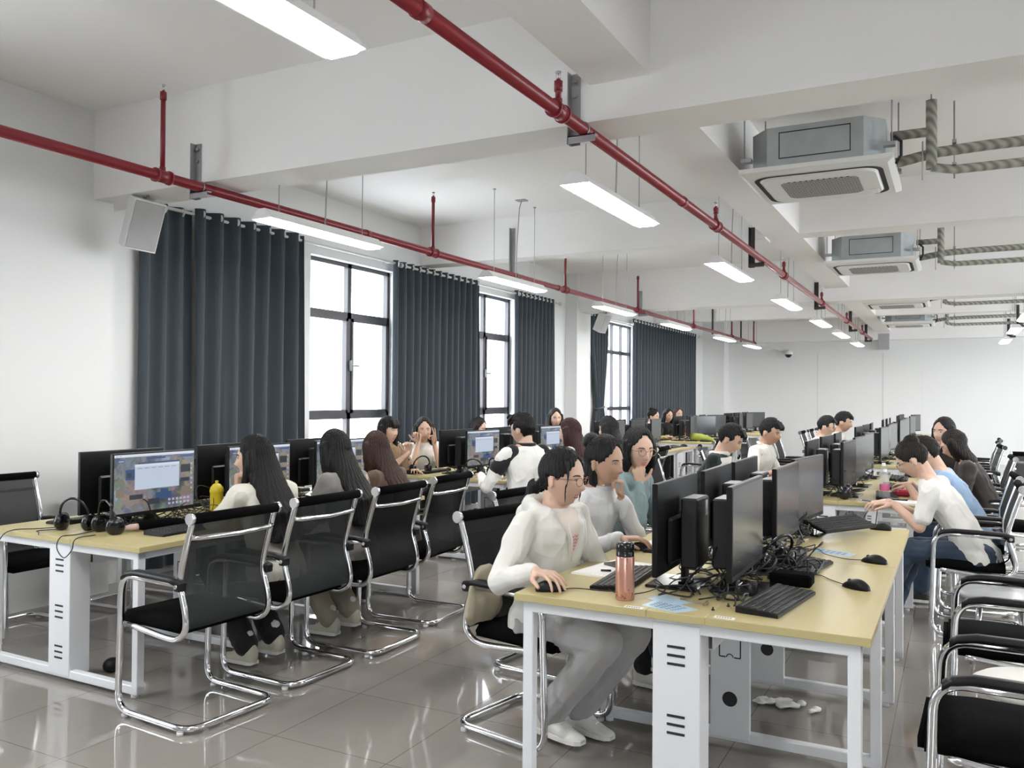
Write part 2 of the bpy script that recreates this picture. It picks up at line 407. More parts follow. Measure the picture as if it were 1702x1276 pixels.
# ------------------------------------------------------------------ fluorescent lamps
TUBE = mat('lit_fluorescent', (1, 1, 1), 0.4, emit=(1.0, 0.985, 0.965), estr=LAMP_POWER)
LAMPW = mat('lamp_white_metal', (0.80, 0.80, 0.79), 0.35)
LZ = 2.6825; RH = (ZC - LZ) / 1.1
def make_lamp():
    root = empty('fluorescent_lamp', (0, 0, 0))
    h = MB(); h.prism([(-.085, 0.0), (-.045, .045), (-.03, .062), (.03, .062), (.045, .045), (.085, 0.0), (.080, 0.0), (.042, .040), (-.042, .040), (-.080, 0.0)], -.57, .57, 'y')
    h.box(-.03, .03, -.56, .56, .035, .061)
    for s in (-1, 1): h.prism([(-.085, 0.0), (-.045, .045), (-.03, .062), (.03, .062), (.045, .045), (.085, 0.0)], s * .57 - .003, s * .57 + .003, 'y')
    h.build('housing', LAMPW, root)
    for s in (-1, 1):
        t = MB(); t.tube([(s * .032, -.55, .018), (s * .032, .55, .018)], .014, 10); t.build('tube', TUBE, root)
    d = MB(); d.prism([(-.078, .002), (-.05, -.012), (.05, -.012), (.078, .002), (.05, .012), (-.05, .012)], -.56, .56, 'y')
    d.build('diffuser', TUBE, root)
    for y in (-.42, .42):
        rods = MB(); rods.tube([(0, y, .06), (0, y, RH)], .003, 6); rods.cyl((0, y, RH - .008), (0, y, RH), .014); rods.build('hanging_rod', ZINC, root)
    c = MB(); c.tube([(0, .02, .06), (.004, .03, .4), (.012, .06, .75), (.02, .09, RH - .004)], .0045, 6); c.box(-.03, .07, .05, .13, RH - .008, RH)
    c.build('power_cord', mat('grey_cord', (.35, .35, .35), .5), root)
    root.scale = (1.1, 1.1, 1.1)
    return root
lamp0 = make_lamp()
used = [False]
LAMPS = []
for row, x, ys in (('window side', -4.125, [4.85, 7.92, 10.9, 13.8, 17.16, 19.8]), ('middle', -1.87, [1.68, 4.92, 8.0, 11.05, 14.1, 16.8, 19.8]), ('aisle side', 0.913, [1.7, 4.9, 7.9, 10.9, 14.1, 16.8, 19.8]), ('added unseen far side', 3.96, [1.7, 4.9, 7.9, 10.9, 14.1, 16.8, 19.8])):  # far side row is out of view, added for extra light
    n = {0: 'nearest', 1: 'second', 2: 'third', 3: 'fourth', 4: 'fifth', 5: 'sixth', 6: 'farthest'}
    for i, y in enumerate(ys):
        nm = n[i] if i < len(ys) - 1 else 'farthest'
        LAMPS.append((x, y, 'lit white fluorescent lamp hanging on rods, %s of the %s row' % (nm, row)))
LAMPS.append((-4.125, 1.3, 'lit white fluorescent lamp hanging over the floor beside the camera, window side'))
for i, (x, y, lb) in enumerate(LAMPS):
    if i == 0: lamp0.location = (x, y, LZ); tag(lamp0, lb, 'lamp', 'hanging fluorescent lamps')
    else: dup(lamp0, (x, y, LZ), label=lb, cat='lamp', group='hanging fluorescent lamps')

# ------------------------------------------------------------------ red sprinkler pipes
PZ = 2.903
def pipe(name, x, y0, y1, ys, rtop, label, r=.030, tail=None, br=()):
    root = empty(name, (0, 0, 0), label=label, cat='pipe', group='red sprinkler pipes')
    m = MB(); m.tube([(x, y0, PZ), (x, 9.0, PZ), (x, y1, PZ)], r, 16)
    for yy in (2.55, 5.9, 9.9): m.cyl((x, yy - .03, PZ), (x, yy + .03, PZ), r + .004)
    m.build('main_pipe', RED, root)
    for yy in ys:
        q = MB(); q.cyl((x, yy - .055, PZ), (x, yy + .055, PZ), r + .008); q.cyl((x, yy - .06, PZ), (x, yy - .045, PZ), r + .013); q.cyl((x, yy + .045, PZ), (x, yy + .06, PZ), r + .013)
        q.cyl((x, yy, PZ), (x, yy, PZ + .06), .02); q.cyl((x, yy, PZ + .05), (x, yy, rtop), .0155)
        q.cyl((x, yy, rtop - .05), (x, yy, rtop), .021); q.cyl((x, yy, rtop), (x, yy, rtop + .012), .014, .008)
        q.build('riser', RED, root)
        h = MB(); zt = rtop
        for s in (-1, 1): h.tube([(x + s * .008, yy, zt + .01), (x + s * .013, yy, zt + .025), (x + s * .008, yy, zt + .045)], .0022, 6)
        h.cyl((x, yy, zt + .044), (x, yy, zt + .048), .017); h.cyl((x, yy, zt + .01), (x, yy, zt + .04), .003)
        h.build('sprinkler_head', CHROME, root)
    return root
pipe('sprinkler_pipe', -4.53, -2.0, 22.1, (3.757, 6.95, 10.13, 13.0, 16.3, 19.5, 21.9), 3.45, 'long red sprinkler pipe with tall risers along the window side', .033)
pipe('sprinkler_pipe', -1.724, -2.0, 21.4, (0.7, 3.757, 6.85, 9.95, 13.05, 16.3, 19.2), 3.05, 'red sprinkler pipe with short risers above the middle of the room', .033)
pipe('sprinkler_pipe', 1.08, -2.0, 21.4, (3.757, 6.85, 9.95, 13.0, 16.3, 19.2), 3.05, 'red sprinkler pipe beside the air conditioning pipes, aisle side', .033)
def bracket(x, y, ztop, label, dark=False):
    m = MB(); M_ = ZINC if not dark else mat('dark_bracket', (.06, .05, .05), .5, .4)
    sx = x - .055; zb = PZ - .075
    m.box(sx - .028, sx + .028, y - .006, y - .001, zb, ztop); m.box(sx - .028, sx - .023, y - .05, y - .005, zb, ztop)
    m.box(sx - .028, x + .075, y - .05, y - .004, PZ - .040, PZ - .034); m.box(sx - .028, x + .075, y - .05, y - .045, zb, PZ - .034)
    for k in (.04, .12): m.cyl((sx, y - .022, ztop - k), (sx, y - .006, ztop - k), .011, n=12)
    m.tube([(x - .036 * math.cos(R(a)), y - .03, PZ + .036 * math.sin(R(a))) for a in range(-60, 241, 20)], .004, 6)
    return m.build('pipe_bracket', M_, None, label=label, cat='bracket', group='pipe brackets')
bracket(-4.53, 4.10, 3.21, 'tall steel bracket on the near beam, window side pipe')
bracket(-1.724, 4.10, 3.21, 'steel bracket with bolts on the near beam, middle pipe')
bracket(-4.53, 8.75, 3.47, 'long steel bracket behind the second window side lamp')
bracket(-4.53, 13.30, 3.25, 'steel bracket on the far beam, window side pipe')
for y, nm in ((8.75, 'first dark bracket'), (13.30, 'second dark bracket'), (17.95, 'third dark bracket'), (21.3, 'last dark bracket')):
    bracket(-1.774, y, 3.24, nm + ' carrying the middle red pipe', True)
for y, nm in ((17.9, 'dark bracket hanging'), (20.6, 'farther dark bracket hanging')):
    m = MB(); m.box(-4.58, -4.55, y - .02, y + .02, PZ - .05, 3.55); m.build('pipe_bracket', mat('dark_bracket', (.06, .05, .05), .5, .4), None, label=nm + ' the window side pipe from the ceiling', cat='bracket', group='pipe brackets')
for y in (17.95, 20.9):
    bracket(1.08, y, 3.24, ('nearer' if y < 19 else 'farther') + ' dark bracket on the aisle side pipe', True)

# ------------------------------------------------------------------ ceiling cassette air conditioners
def make_ac():
    root = empty('ceiling_air_conditioner', (0, 0, 0))
    b = MB(); b.prism([(-.30, -.42), (.30, -.42), (.42, -.28), (.42, .28), (.30, .42), (-.30, .42), (-.42, .28), (-.42, -.28)], .03, .30)
    b.build('body', STEEL, root)
    l = MB()
    for a, c in (((-.22, .26), (.22, .26)), ((-.22, .09), (.22, .09)), ((-.22, .09), (-.22, .26)), ((.22, .09), (.22, .26))):
        l.box(min(a[0], c[0]) - .003, max(a[0], c[0]) + .003, -.423, -.4195, min(a[1], c[1]) - .003, max(a[1], c[1]) + .003)
    l.build('access_outline', SLOT, root)
    p = MB(); p.loft([[(sx * k, sy * k, z) for sx, sy in ((-1, -1), (1, -1), (1, 1), (-1, 1))] for k, z in ((.44, .035), (.475, .03), (.475, .0), (.44, -.02))], smooth=False)
    p.build('panel', WPLAS, root)
    # louvre slots round the grille
    s = MB()
    def rr(w, h, r, z, n=6):
        o = []
        for cx, cy, a0 in ((w - r, h - r, 0), (-w + r, h - r, 90), (-w + r, -h + r, 180), (w - r, -h + r, 270)):
            for k in range(n + 1): a = R(a0 + 90 * k / n); o.append((cx + r * math.cos(a), cy + r * math.sin(a), z))
        return o
    a = rr(.405, .405, .12, -.0215); c = rr(.375, .375, .11, -.0215); n = len(a)
    s.add(a + c, [(k, (k + 1) % n, n + (k + 1) % n, n + k) for k in range(n)]); s.build('louvre_slot', SLOT, root)
    g = MB(); g.loft([rr(.372, .372, .11, -.018), rr(.36, .36, .11, -.034)], smooth=False); g.build('grille_panel', WPLAS, root)
    gm = D.materials.get('intake_grille')
    if gm is None:
        gm = D.materials.new('intake_grille'); gm.use_nodes = True; nt = gm.node_tree; bb = nt.nodes['Principled BSDF']
        tc = nt.nodes.new('ShaderNodeTexCoord'); mp = nt.nodes.new('ShaderNodeMapping'); mp.inputs['Rotation'].default_value = (0, 0, R(45)); mp.inputs['Scale'].default_value = (38, 38, 38)
        ck = nt.nodes.new('ShaderNodeTexBrick'); ck.offset = 0; ck.inputs['Scale'].default_value = 1; ck.inputs['Mortar Size'].default_value = .13; ck.inputs['Brick Width'].default_value = 1; ck.inputs['Row Height'].default_value = 1
        ck.inputs['Color1'].default_value = ck.inputs['Color2'].default_value = (.03, .03, .03, 1); ck.inputs['Mortar'].default_value = (.55, .55, .54, 1)
        nt.links.new(tc.outputs['Object'], mp.inputs[0]); nt.links.new(mp.outputs[0], ck.inputs['Vector']); nt.links.new(ck.outputs['Color'], bb.inputs['Base Color'])
    q = MB(); q.loft([rr(.25, .25, .07, -.034), rr(.245, .245, .07, -.037)], smooth=False); q.build('intake_grille', gm, root)
    k = MB(); k.box(.27, .345, .20, .30, -.042, -.034, .01); k.build('corner_cover', WPLAS, root)
    for sx in (-1, 1):
        for sy in (-1, 1): r = MB(); r.cyl((sx * .46, sy * .36, .10), (sx * .46, sy * .36, ZC - 3.0), .005, n=8); r.box(sx * .46 - .05 if sx > 0 else sx * .46 - .02, sx * .46 + .02 if sx > 0 else sx * .46 + .05, sy * .36 - .03, sy * .36 + .03, .10, .125); r.build('hanging_rod', ZINC, root)
    return root
ac0 = make_ac()
for i, (y, nm) in enumerate(((6.18, 'nearest'), (10.40, 'second'), (14.72, 'third'), (18.75, 'farthest'))):
    lb = 'white ceiling cassette air conditioner with grey metal body, %s of four' % nm
    o = ac0 if i == 0 else dup(ac0, (0, 0, 0))
    o.location = (-.81, y, 3.0); tag(o, lb, 'air conditioner', 'ceiling air conditioners')
    # insulated pipe runs of this unit
    t = empty('insulated_pipe', (0, 0, 0), label='grey and cream wrapped pipes leaving the %s ceiling air conditioner' % nm, cat='pipe', group='wrapped pipes to the air conditioners')
    a = MB(); a.tube(fillet([(-.37, y - .15, 3.22), (-.13, y - .15, 3.22), (-.13, y - .15, 3.42)], .04), .030, 12); a.build('upper_branch', INSUL, t)
    a = MB(); a.tube([(-.13, y - .15, 3.42), (-.13, y - .15, 2.98)], .034, 12); a.build('upright', INSUL, t)
    a = MB(); a.tube([(-.37, y - .1, 3.05), (-.10, y - .12, 3.09), (.2, y - .12, 3.10), (6.15, y - .12, 3.14)], .033, 12); a.build('upper_run', INSUL, t)
    a = MB(); a.tube([(-.13, y - .15, 2.99), (0, y - .13, 2.965), (6.15, y - .13, 2.99)], .028, 12); a.build('lower_run', INSUL, t)
    for xx in (-.0, .95, 2.2, 3.4, 4.7): a = MB(); a.cyl((xx, y - .08, 2.92), (xx, y - .08, 3.35 if xx else 3.42), .005, n=8); a.box(xx - .012, xx + .012, y - .165, y - .075, 3.13, 3.15); a.box(xx - .012, xx + .012, y - .165, y - .075, 2.99, 3.005); a.build('support_rod', ZINC, t)
    a = MB(); a.cyl((-.18, y - .2, 2.90), (-.18, y - .2, 3.15), .004, n=8); a.cyl((-.13, y - .15, 3.42), (-.13, y - .15, ZC - .005), .005, n=8)
    a.build('support_rod', ZINC, t)
    c = MB(); c.tube([(-.34, y - .30, 3.18), (-.30, y - .30, 3.14), (-.30, y - .30, 3.05), (-.33, y - .30, 3.0)], .010, 8); c.build('drain_hose', CABLE, t)
sm = MB(); sm.lathe([(0, 0), (.075, 0), (.075, -.03), (.05, -.055), (0, -.06)], (-.95, 6.0, ZC - .0), 24); sm.build('fire_detector', mat('dark_red_plastic', (.16, .01, .03), .5), None, label='dark red round detector on the ceiling above the nearest air conditioner', cat='detector')

# ------------------------------------------------------------------ curtains
def curtain(name, y0, y1, ztop, zbot, folds, label, x=-5.80, amp=.045, seed=1, tie=None, flat=None):
    rnd = random.Random(seed)
    root = empty(name, (x, (y0 + y1) / 2, 0), label=label, cat='curtain', group='slate curtains along the window wall')
    ny, nz = folds * 10, 26; rows = []
    ph = [rnd.uniform(-.6, .6) for _ in range(folds + 2)]; am = [rnd.uniform(.6, 1.25) for _ in range(folds + 2)]
    for j in range(nz + 1):
        tz = j / nz; z = ztop + (zbot - ztop) * tz; row = []
        wf = 1.0
        if tie: 
            d = (z - tie); wf = .36 + .64 * min(1, abs(d) / (1.15 if d > 0 else .75)) ** (1.1 if d > 0 else .8)
        for i in range(ny + 1):
            u = i / ny; k = u * folds; ii = int(min(k, folds - 1)); a = am[ii] * (1 - (k - ii)) + am[ii + 1] * (k - ii)
            yy = (u - .5) * (y1 - y0) * wf
            s = math.sin(2 * math.pi * k + ph[ii] * tz * 1.3)
            s = math.copysign(abs(s) ** .75, s)
            row.append((s * amp * (a if tz > .12 else 1) * (1 - .15 * tz), yy + .012 * math.sin(3 * tz + 5 * u), z))
        rows.append(row)
    vs = [p for r_ in rows for p in r_]; n = ny + 1; vs2 = [(p[0] - .006, p[1], p[2]) for p in vs]; N = len(vs)
    fs = []
    for j in range(nz):
        for i in range(ny):
            a = j * n + i; fs.append((a, a + n, a + n + 1, a + 1)); fs.append((N + a, N + a + 1, N + a + n + 1, N + a + n))
    for j in range(nz):
        for c in (0, ny): a = j * n + c; fs.append((a, N + a, N + a + n, a + n))
    m = MB(); m.add(vs + vs2, fs, True); m.build('cloth', CURT, root)
    for i in range(folds * 2):
        if tie: break
        yy = ((i + .5) / (folds * 2) - .5) * (y1 - y0)
        if i % 2: continue
        q = MB(); q.lathe([(.020, -.006), (.036, -.006), (.039, 0), (.036, .006), (.020, .006), (.020, -.006)], (amp * .5, yy, ztop - .045), 16, 'y'); q.build('eyelet_ring', RODM, root)
    if tie:
        q = MB(); w = (y1 - y0) * .20; q.tube([(.055 * math.cos(R(a)), w * math.sin(R(a)), tie + .02 * math.sin(R(a))) for a in range(0, 360, 20)], .018, 8, closed=True); q.build('tie_band', CURT, root)
    return root
curtain('curtain', 4.62, 5.16, 3.08, .06, 3, 'narrow flat end of the nearest slate curtain tucked behind the loudspeaker', x=-5.83, amp=.03, seed=4)
curtain('curtain', 5.12, 6.50, 3.09, .04, 7, 'wide slate curtain left of the first visible window', x=-5.76, amp=.055, seed=2)
curtain('curtain', 8.06, 10.08, 3.08, .04, 13, 'slate curtain between the first and second visible windows', seed=3)
curtain('curtain', 11.13, 12.55, 3.08, .04, 10, 'slate curtain behind the smiling woman, right of the narrow window', seed=5)
curtain('curtain', 14.12, 14.98, 3.03, .04, 6, 'slate curtain gathered with a tie band left of the three light window', amp=.05, seed=6, tie=1.30)
curtain('curtain', 16.35, 21.1, 3.10, .04, 24, 'widest slate curtain at the far end behind the second loudspeaker', seed=7)
def rod(y0, y1, z, label):
    root = empty('curtain_rod', (0, 0, 0), label=label, cat='curtain rod', group='white curtain rods')
    m = MB(); m.tube([(-5.79, y0, z), (-5.79, y1, z)], .014, 10); m.build('pole', RODM, root)
    for yy in (y0, y1): q = MB(); q.lathe([(.014, -.012), (.03, -.012), (.03, .012), (.014, .012)], (-5.79, yy, z), 14, 'y'); q.build('finial', RODM, root)
    for yy in (y0 + .12, y1 - .12): q = MB(); q.box(-5.90, -5.78, yy - .01, yy + .01, z - .01, z + .01); q.build('rod_bracket', RODM, root)
rod(4.55, 8.12, 3.045, 'white curtain rod over the nearest window bay')
rod(8.20, 11.2, 3.035, 'white curtain rod over the second window bay')
rod(11.25, 12.75, 3.035, 'short white curtain rod over the narrow window curtain')
rod(14.1, 16.30, 2.985, 'white curtain rod over the three light window')
rod(16.38, 21.3, 3.055, 'white curtain rod over the widest far curtain')

# ------------------------------------------------------------------ loudspeakers and dome camera
def speaker(loc, rz, label, tilt=14, sc=1.0, roll=0):
    root = empty('loudspeaker', loc, rz); tag(root, label, 'loudspeaker')
    Mx = Matrix.Rotation(R(roll), 4, 'X') @ Matrix.Rotation(R(tilt), 4, 'Y') @ Matrix.Scale(sc, 4)
    m = MB(); m.M = Mx; m.loft([[(x, y, z) for x, y in ((-.11, -.075), (.05, -.105), (.05, .105), (-.11, .075))] for z in (-.36, -.03)], smooth=False); m.build('cabinet', WPLAS, root)
    g = MB(); g.M = Mx; g.box(.05, .058, -.098, .098, -.35, -.04, .004); g.build('grille', SPKM, root)
    b = MB(); b.tube([(-.02, 0, 0), (-.02, 0, -.05)], .012, 8); b.tube([(-.05, -.02, -.01), (0, .03, -.04), (-.04, .05, -.03), (-.06, .0, -.02)], .006, 6, closed=True); b.build('mount', ZINC, root)
speaker((-5.20, 4.20, 2.945), R(-14), 'white wall loudspeaker under the near beam beside the nearest curtain', 20, 1.12, -4)
speaker((-5.25, 13.5, 2.945), R(-10), 'small white loudspeaker in front of the farthest curtain', 24, 1.0)
speaker((-1.52, 22.40, 3.14), R(-90), 'grey white loudspeaker high on the end wall', 3, 1.25)
dc = empty('dome_camera', (-3.76, 22.6, 2.66)); tag(dc, 'white dome security camera high on the end wall', 'security camera')
m = MB(); m.box(-.22, .14, -.04, 0, .06, .10); m.cyl((0, -.2, .04), (0, -.02, .08), .02); m.lathe([(0, .05), (.10, .05), (.11, 0), (.11, -.03), (.09, -.04)], (0, -.22, 0), 20); m.build('housing', WPLAS, dc)
m = MB(); m.ell((0, -.22, -.04), (.085, .085, .085)); m.build('dome', BLACKG, dc)

# ------------------------------------------------------------------ desks
TW, TL, TZ = 1.26, 2.50, 0.75
def make_desk():
    root = empty('computer_desk', (0, 0, 0))
    # strips: window side board, narrow cable strip, aisle side board, each in two lengths
    for a, b in ((-.63, -.105), (.105, .63)):
        for c, d in ((0, 1.249), (1.251, 2.50)):
            q = MB(); q.box(a, b, c, d, TZ - .028, TZ, .0015); q.build('desk_board', WOOD, root)
    for c, d in ((0, 1.249), (1.251, 2.50)): q = MB(); q.box(-.104, .104, c, d, TZ - .028, TZ, .0015); q.build('cable_strip', WOOD, root)
    t = .042
    for k, y in enumerate((.02, .82, 1.64, 2.44)):
        f = MB()
        f.box(-.60, -.60 + t, y, y + t, .02, TZ - .028, .003); f.box(.60 - t, .60, y, y + t, .02, TZ - .028, .003)
        f.box(-.60, .60, y, y + t, TZ - .07, TZ - .029, .003); f.box(-.60, .60, y, y + t, .02, .02 + t, .003)
        for sx in (-.56, .56): f.cyl((sx, y + .02, 0), (sx, y + .02, .02), .018)
        f.build('end_frame', FRAMEW, root)
        c = MB(); end = k in (0, 3)
        c.box(-.085, .085, y - .004, y + (.115 if end else .02), .03, TZ - .04, .003)
        co = c.build('cable_column', FRAMEW, root)
        s = MB()
        yy0, yy1 = y - .0055, y - .0035
        if end:
            if k == 3: yy0, yy1 = y + .1145, y + .1165
            for z in (.60, .36, .15):
                for dz in (-.03, 0, .03): s.box(-.032, .032, yy0, yy1, z + dz - .0045, z + dz + .0045)
        else:
            for z in (.60, .43):
                for sx in (-1, 1): s.box(sx * .045 - .0025, sx * .045 + .0025, yy0, yy1, z - .05, z + .05)
                for sz in (-1, 1):
                    for sx in (-1, 1): s.box(*(sorted((sx * .045, sx * .018))), yy0, yy1, z + sz * .05 - .0025, z + sz * .05 + .0025)
                    s.tube([(.014 * math.cos(R(a)), (yy0 + yy1) / 2, z + sz * (.05 - .014 * math.sin(R(a)))) for a in range(0, 181, 30)], .0022, 5)
            s.prism([(.032 * math.cos(R(a)), .20 + .032 * math.sin(R(a))) for a in range(0, 360, 15)], yy0, yy1, 'y')
        s.build('vent_slots', SLOT, co)
    r = MB()
    for sx in (-.58, .58): r.box(sx - .018, sx + .018, .05, 2.45, TZ - .066, TZ - .030)
    r.build('side_rail', FRAMEW, root)
    g = MB(); g.box(-.10, .10, .14, 2.42, .60, .605); g.box(-.10, -.095, .14, 2.42, .60, .66); g.box(.095, .10, .14, 2.42, .60, .66); g.build('cable_tray', FRAMEW, root)
    return root
AX, BX = -4.145, -0.86
TY = (2.87, 6.60, 10.30, 14.0, 17.7)
ordn = ('nearest', 'second', 'third', 'fourth', 'farthest')
desk0 = make_desk(); nd = 0
for rowx, rn in ((AX, 'window'), (BX, 'middle')):
    for i, y in enumerate(TY):
        yy = y - (.06 if (i == 0 and rowx == AX) else 0)
        o = desk0 if nd == 0 else dup(desk0, (0, 0, 0)); nd += 1
        o.location = (rowx, yy, 0)
        tag(o, 'long pale wood computer desk on white steel frames, %s of the %s row' % (ordn[i], rn), 'desk', 'computer desks')

# ------------------------------------------------------------------ monitors
def emis(name, col, s=1.0, noise=None):
    if name in MATS: return MATS[name]
    m = D.materials.new(name); m.use_nodes = True; nt = m.node_tree; b = nt.nodes['Principled BSDF']
    b.inputs['Base Color'].default_value = (.01, .01, .01, 1); b.inputs['Roughness'].default_value = .25
    b.inputs['Emission Strength'].default_value = s; b.inputs['Emission Color'].default_value = (*col, 1)
    if noise:
        tc = nt.nodes.new('ShaderNodeTexCoord'); mp = nt.nodes.new('ShaderNodeMapping'); mp.inputs['Rotation'].default_value = (.5, 0, .3)
        v = nt.nodes.new('ShaderNodeTexVoronoi'); v.inputs['Scale'].default_value = 11; v.distance = 'MINKOWSKI'
        n = nt.nodes.new('ShaderNodeTexNoise'); n.inputs['Scale'].default_value = 9; n.inputs['Detail'].default_value = 5
        r = nt.nodes.new('ShaderNodeValToRGB'); e = r.color_ramp.elements
        e[0].position = .30; e[0].color = (.02, .035, .08, 1); e[1].position = .72; e[1].color = (.40, .46, .55, 1)
        for p, c in ((.42, (.07, .10, .20, 1)), (.5, (.20, .20, .25, 1)), (.57, (.26, .20, .15, 1)), (.63, (.14, .18, .30, 1))):
            q = e.new(p); q.color = c
        mx = nt.nodes.new('ShaderNodeMix'); mx.data_type = 'RGBA'; mx.inputs[0].default_value = .5; mx.blend_type = 'OVERLAY'
        nt.links.new(tc.outputs['Object'], mp.inputs[0]); nt.links.new(mp.outputs[0], n.inputs['Vector']); nt.links.new(mp.outputs[0], v.inputs['Vector'])
        nt.links.new(n.outputs['Fac'], r.inputs[0]); nt.links.new(r.outputs[0], mx.inputs[6]); nt.links.new(v.outputs['Color'], mx.inputs[7])
        hs = nt.nodes.new('ShaderNodeHueSaturation'); hs.inputs['Saturation'].default_value = .55; nt.links.new(mx.outputs[2], hs.inputs['Color'])
        nt.links.new(hs.outputs[0], b.inputs['Emission Color'])
    MATS[name] = m; return m
def make_monitor(lit=False):
    root = empty('computer_monitor', (0, 0, 0))
    W, Hh, zb, zt = .277, 0, .075, .425
    p = MB(); p.box(-.022, 0, -W, W, zb, zt, .003); p.box(-.042, -.02, -.17, .17, zb + .03, zb + .21, .01); p.build('housing', BLACKP, root)
    s = MB()
    if not lit:
        s.box(-.001, .0012, -W + .009, W - .009, zb + .022, zt - .009); s.build('screen', SCREENOFF, root)
    else:
        ms = [emis('desktop_wallpaper', (.3, .35, .45), .33, True), emis('window_white', (.50, .58, .70), .40), emis('bar_white', (.62, .68, .76), .42), emis('bar_blue', (.06, .09, .22), .4), emis('icon_light', (.40, .42, .55), .4), emis('board_blue', (.03, .07, .18), .4), emis('board_orange', (.20, .16, .13), .4), emis('board_dark', (.03, .035, .05), .4), emis('text_grey', (.3, .34, .42), .4)]
        y0, y1, z0, z1 = -W + .009, W - .009, zb + .022, zt - .009
        s.box(-.001, .0012, y0, y1, z0, z1)
        def q(mi, u0, u1, v0, v1, d=.0016):
            s.mi = mi; a, b = y1 - (y1 - y0) * u1, y1 - (y1 - y0) * u0; c, e = z0 + (z1 - z0) * v0, z0 + (z1 - z0) * v1
            # screen seen from the front: +y is the viewer's left... u runs left to right for a viewer in front
            a, b = y0 + (y1 - y0) * u0, y0 + (y1 - y0) * u1
            s.box(.001, d, a, b, c, e)
        q(2, 0, 1, .955, 1); q(3, .02, .12, .86, .92); q(8, .05, .11, .875, .9, .0018)
        for u in (.02, .06): q(4, u, u + .02, .965, .985, .0018)
        q(3, .38, .62, .90, .935); q(3, .82, .98, .90, .935); q(3, .28, .80, .80, .85, .0017)
        q(5, .13, .24, .56, .74); q(7, .15, .20, .60, .68, .0018); q(6, .30, .42, .12, .22); q(7, .40, .55, .10, .20, .0018)
        q(5, .50, .70, .18, .30); q(5, .56, .66, .26, .36); q(7, .18, .34, .22, .30); q(7, .82, .95, .62, .76); q(7, .82, .94, .45, .52); q(6, .83, .97, .20, .36); q(6, .02, .12, .28, .42)
        q(1, .24, .80, .38, .82, .0020); q(2, .24, .80, .78, .82, .0023)
        for k in range(6): q(8, .27 + .085 * k, .33 + .085 * k, .74, .755, .0023)
        for k in range(6): q(4, .66 + .05 * k, .69 + .05 * k, .06, .10, .0018); q(4, .66 + .05 * k, .69 + .05 * k, .13, .17, .0018)
        for k in range(6): q(4, .955, .975, .3 + .09 * k, .335 + .09 * k, .0018)
        s.build('screen', ms, root)
    n = MB(); n.box(-.056, -.040, -.035, .035, .01, zb + .18, .004); n.build('stand_neck', BLACKP, root)
    b = MB(); b.box(-.125, .08, -.12, .12, 0, .012, .004); b.box(-.075, -.03, -.04, .04, .012, .02, .003); b.build('stand_base', BLACKG, root)
    c = MB(); c.box(-.122, -.055, -.085, .09, .085, .355, .006); co = c.build('computer_case', CASEM, root)
    g = MB(); g.box(-.116, -.061, -.075, .08, .3545, .3565); g.build('top_reflection', CASETOP, co)  # thin pale plate, a painted reflection on the case top
    l = MB(); l.box(-.1235, -.1215, -.06, -.03, .28, .34); l.build('sticker', STICKER, co)
    pp = MB()
    for k in range(3): pp.box(-.10, -.08, .0895, .0915, .22 + .03 * k, .235 + .03 * k)
    pp.box(-.098, -.082, .0895, .0915, .17, .19); pp.build('ports', SLOT, co)
    return root
mon_off, mon_on = make_monitor(False), make_monitor(True); mused = {True: False, False: False}
def monitor(x, y, rz, lit, label):
    src = mon_on if lit else mon_off
    o = src if not mused[lit] else dup(src, (0, 0, 0))
    mused[lit] = True; o.location = (x, y, TZ); o.rotation_euler = (0, 0, rz)
    tag(o, label, 'monitor', 'computer monitors on the desks')
def make_keyboard():
    root = empty('keyboard', (0, 0, 0))
    b = MB(); b.prism([(-.075, 0), (.075, 0), (.075, .012), (-.068, .024), (-.075, .022)], -.22, .22, 'y'); b.build('base', BLACKP, root)
    k = MB(); rnd = random.Random(3)
    for r_ in range(6):
        x = -.058 + r_ * .0225 + (.004 if r_ else -.003); n = 21
        y = -.212
        while y < .205:
            w = .0165 if not (r_ == 5 and -.09 < y < .02) else .10
            z = .0235 - (x + .068) * .084
            k.box(x - .0085, x + .0085, y, y + w, z - .004, z + .004, .0015); y += w + .003
    k.build('keys', KEYM, root); return root
kb0 = make_keyboard(); kused = [False]
def keyboard(x, y, rz, label, tilt=None, z=TZ):
    o = kb0 if not kused[0] else dup(kb0, (0, 0, 0)); kused[0] = True
    o.location = (x, y, z); o.rotation_euler = tilt or (0, 0, rz); tag(o, label, 'keyboard', 'black keyboards on the desks')
def make_mouse():
    root = empty('mouse', (0, 0, 0)); m = MB(); rings = []
    for k in range(11):
        u = k / 10; x = -.056 + .112 * u; w = .031 * (math.sin(math.pi * min(max(u, .04), .96)) ** .45) * (1 - .12 * math.sin(math.pi * u)); h = .036 * math.sin(math.pi * (.08 + .86 * u) ** .8) ** .8 + .004
        rings.append([(x, w * math.cos(R(a)), max(0, h * math.sin(R(a)))) for a in range(0, 181, 18)])
    m.loft(rings); m.build('shell', BLACKP, root)
    s = MB(); s.cyl((.028, -.004, .026), (.028, .004, .026), .008, n=12); s.build('scroll_wheel', KEYM, root); return root
ms0 = make_mouse(); msused = [False]
def mouse(x, y, rz, label, cord=None):
    o = ms0 if not msused[0] else dup(ms0, (0, 0, 0)); msused[0] = True
    o.location = (x, y, TZ); o.rotation_euler = (0, 0, rz); tag(o, label, 'mouse', 'black mice on the desks')
    if cord:
        c = MB(); a = Vector((x + .055 * math.cos(rz), y + .055 * math.sin(rz), TZ + .006)); P = [a] + [Vector(q) for q in cord]
        c.tube(smooth_path(P, 6), .0019, 6); co = c.build('cord', CABLE, o); co.matrix_parent_inverse = o.matrix_basis.inverted()
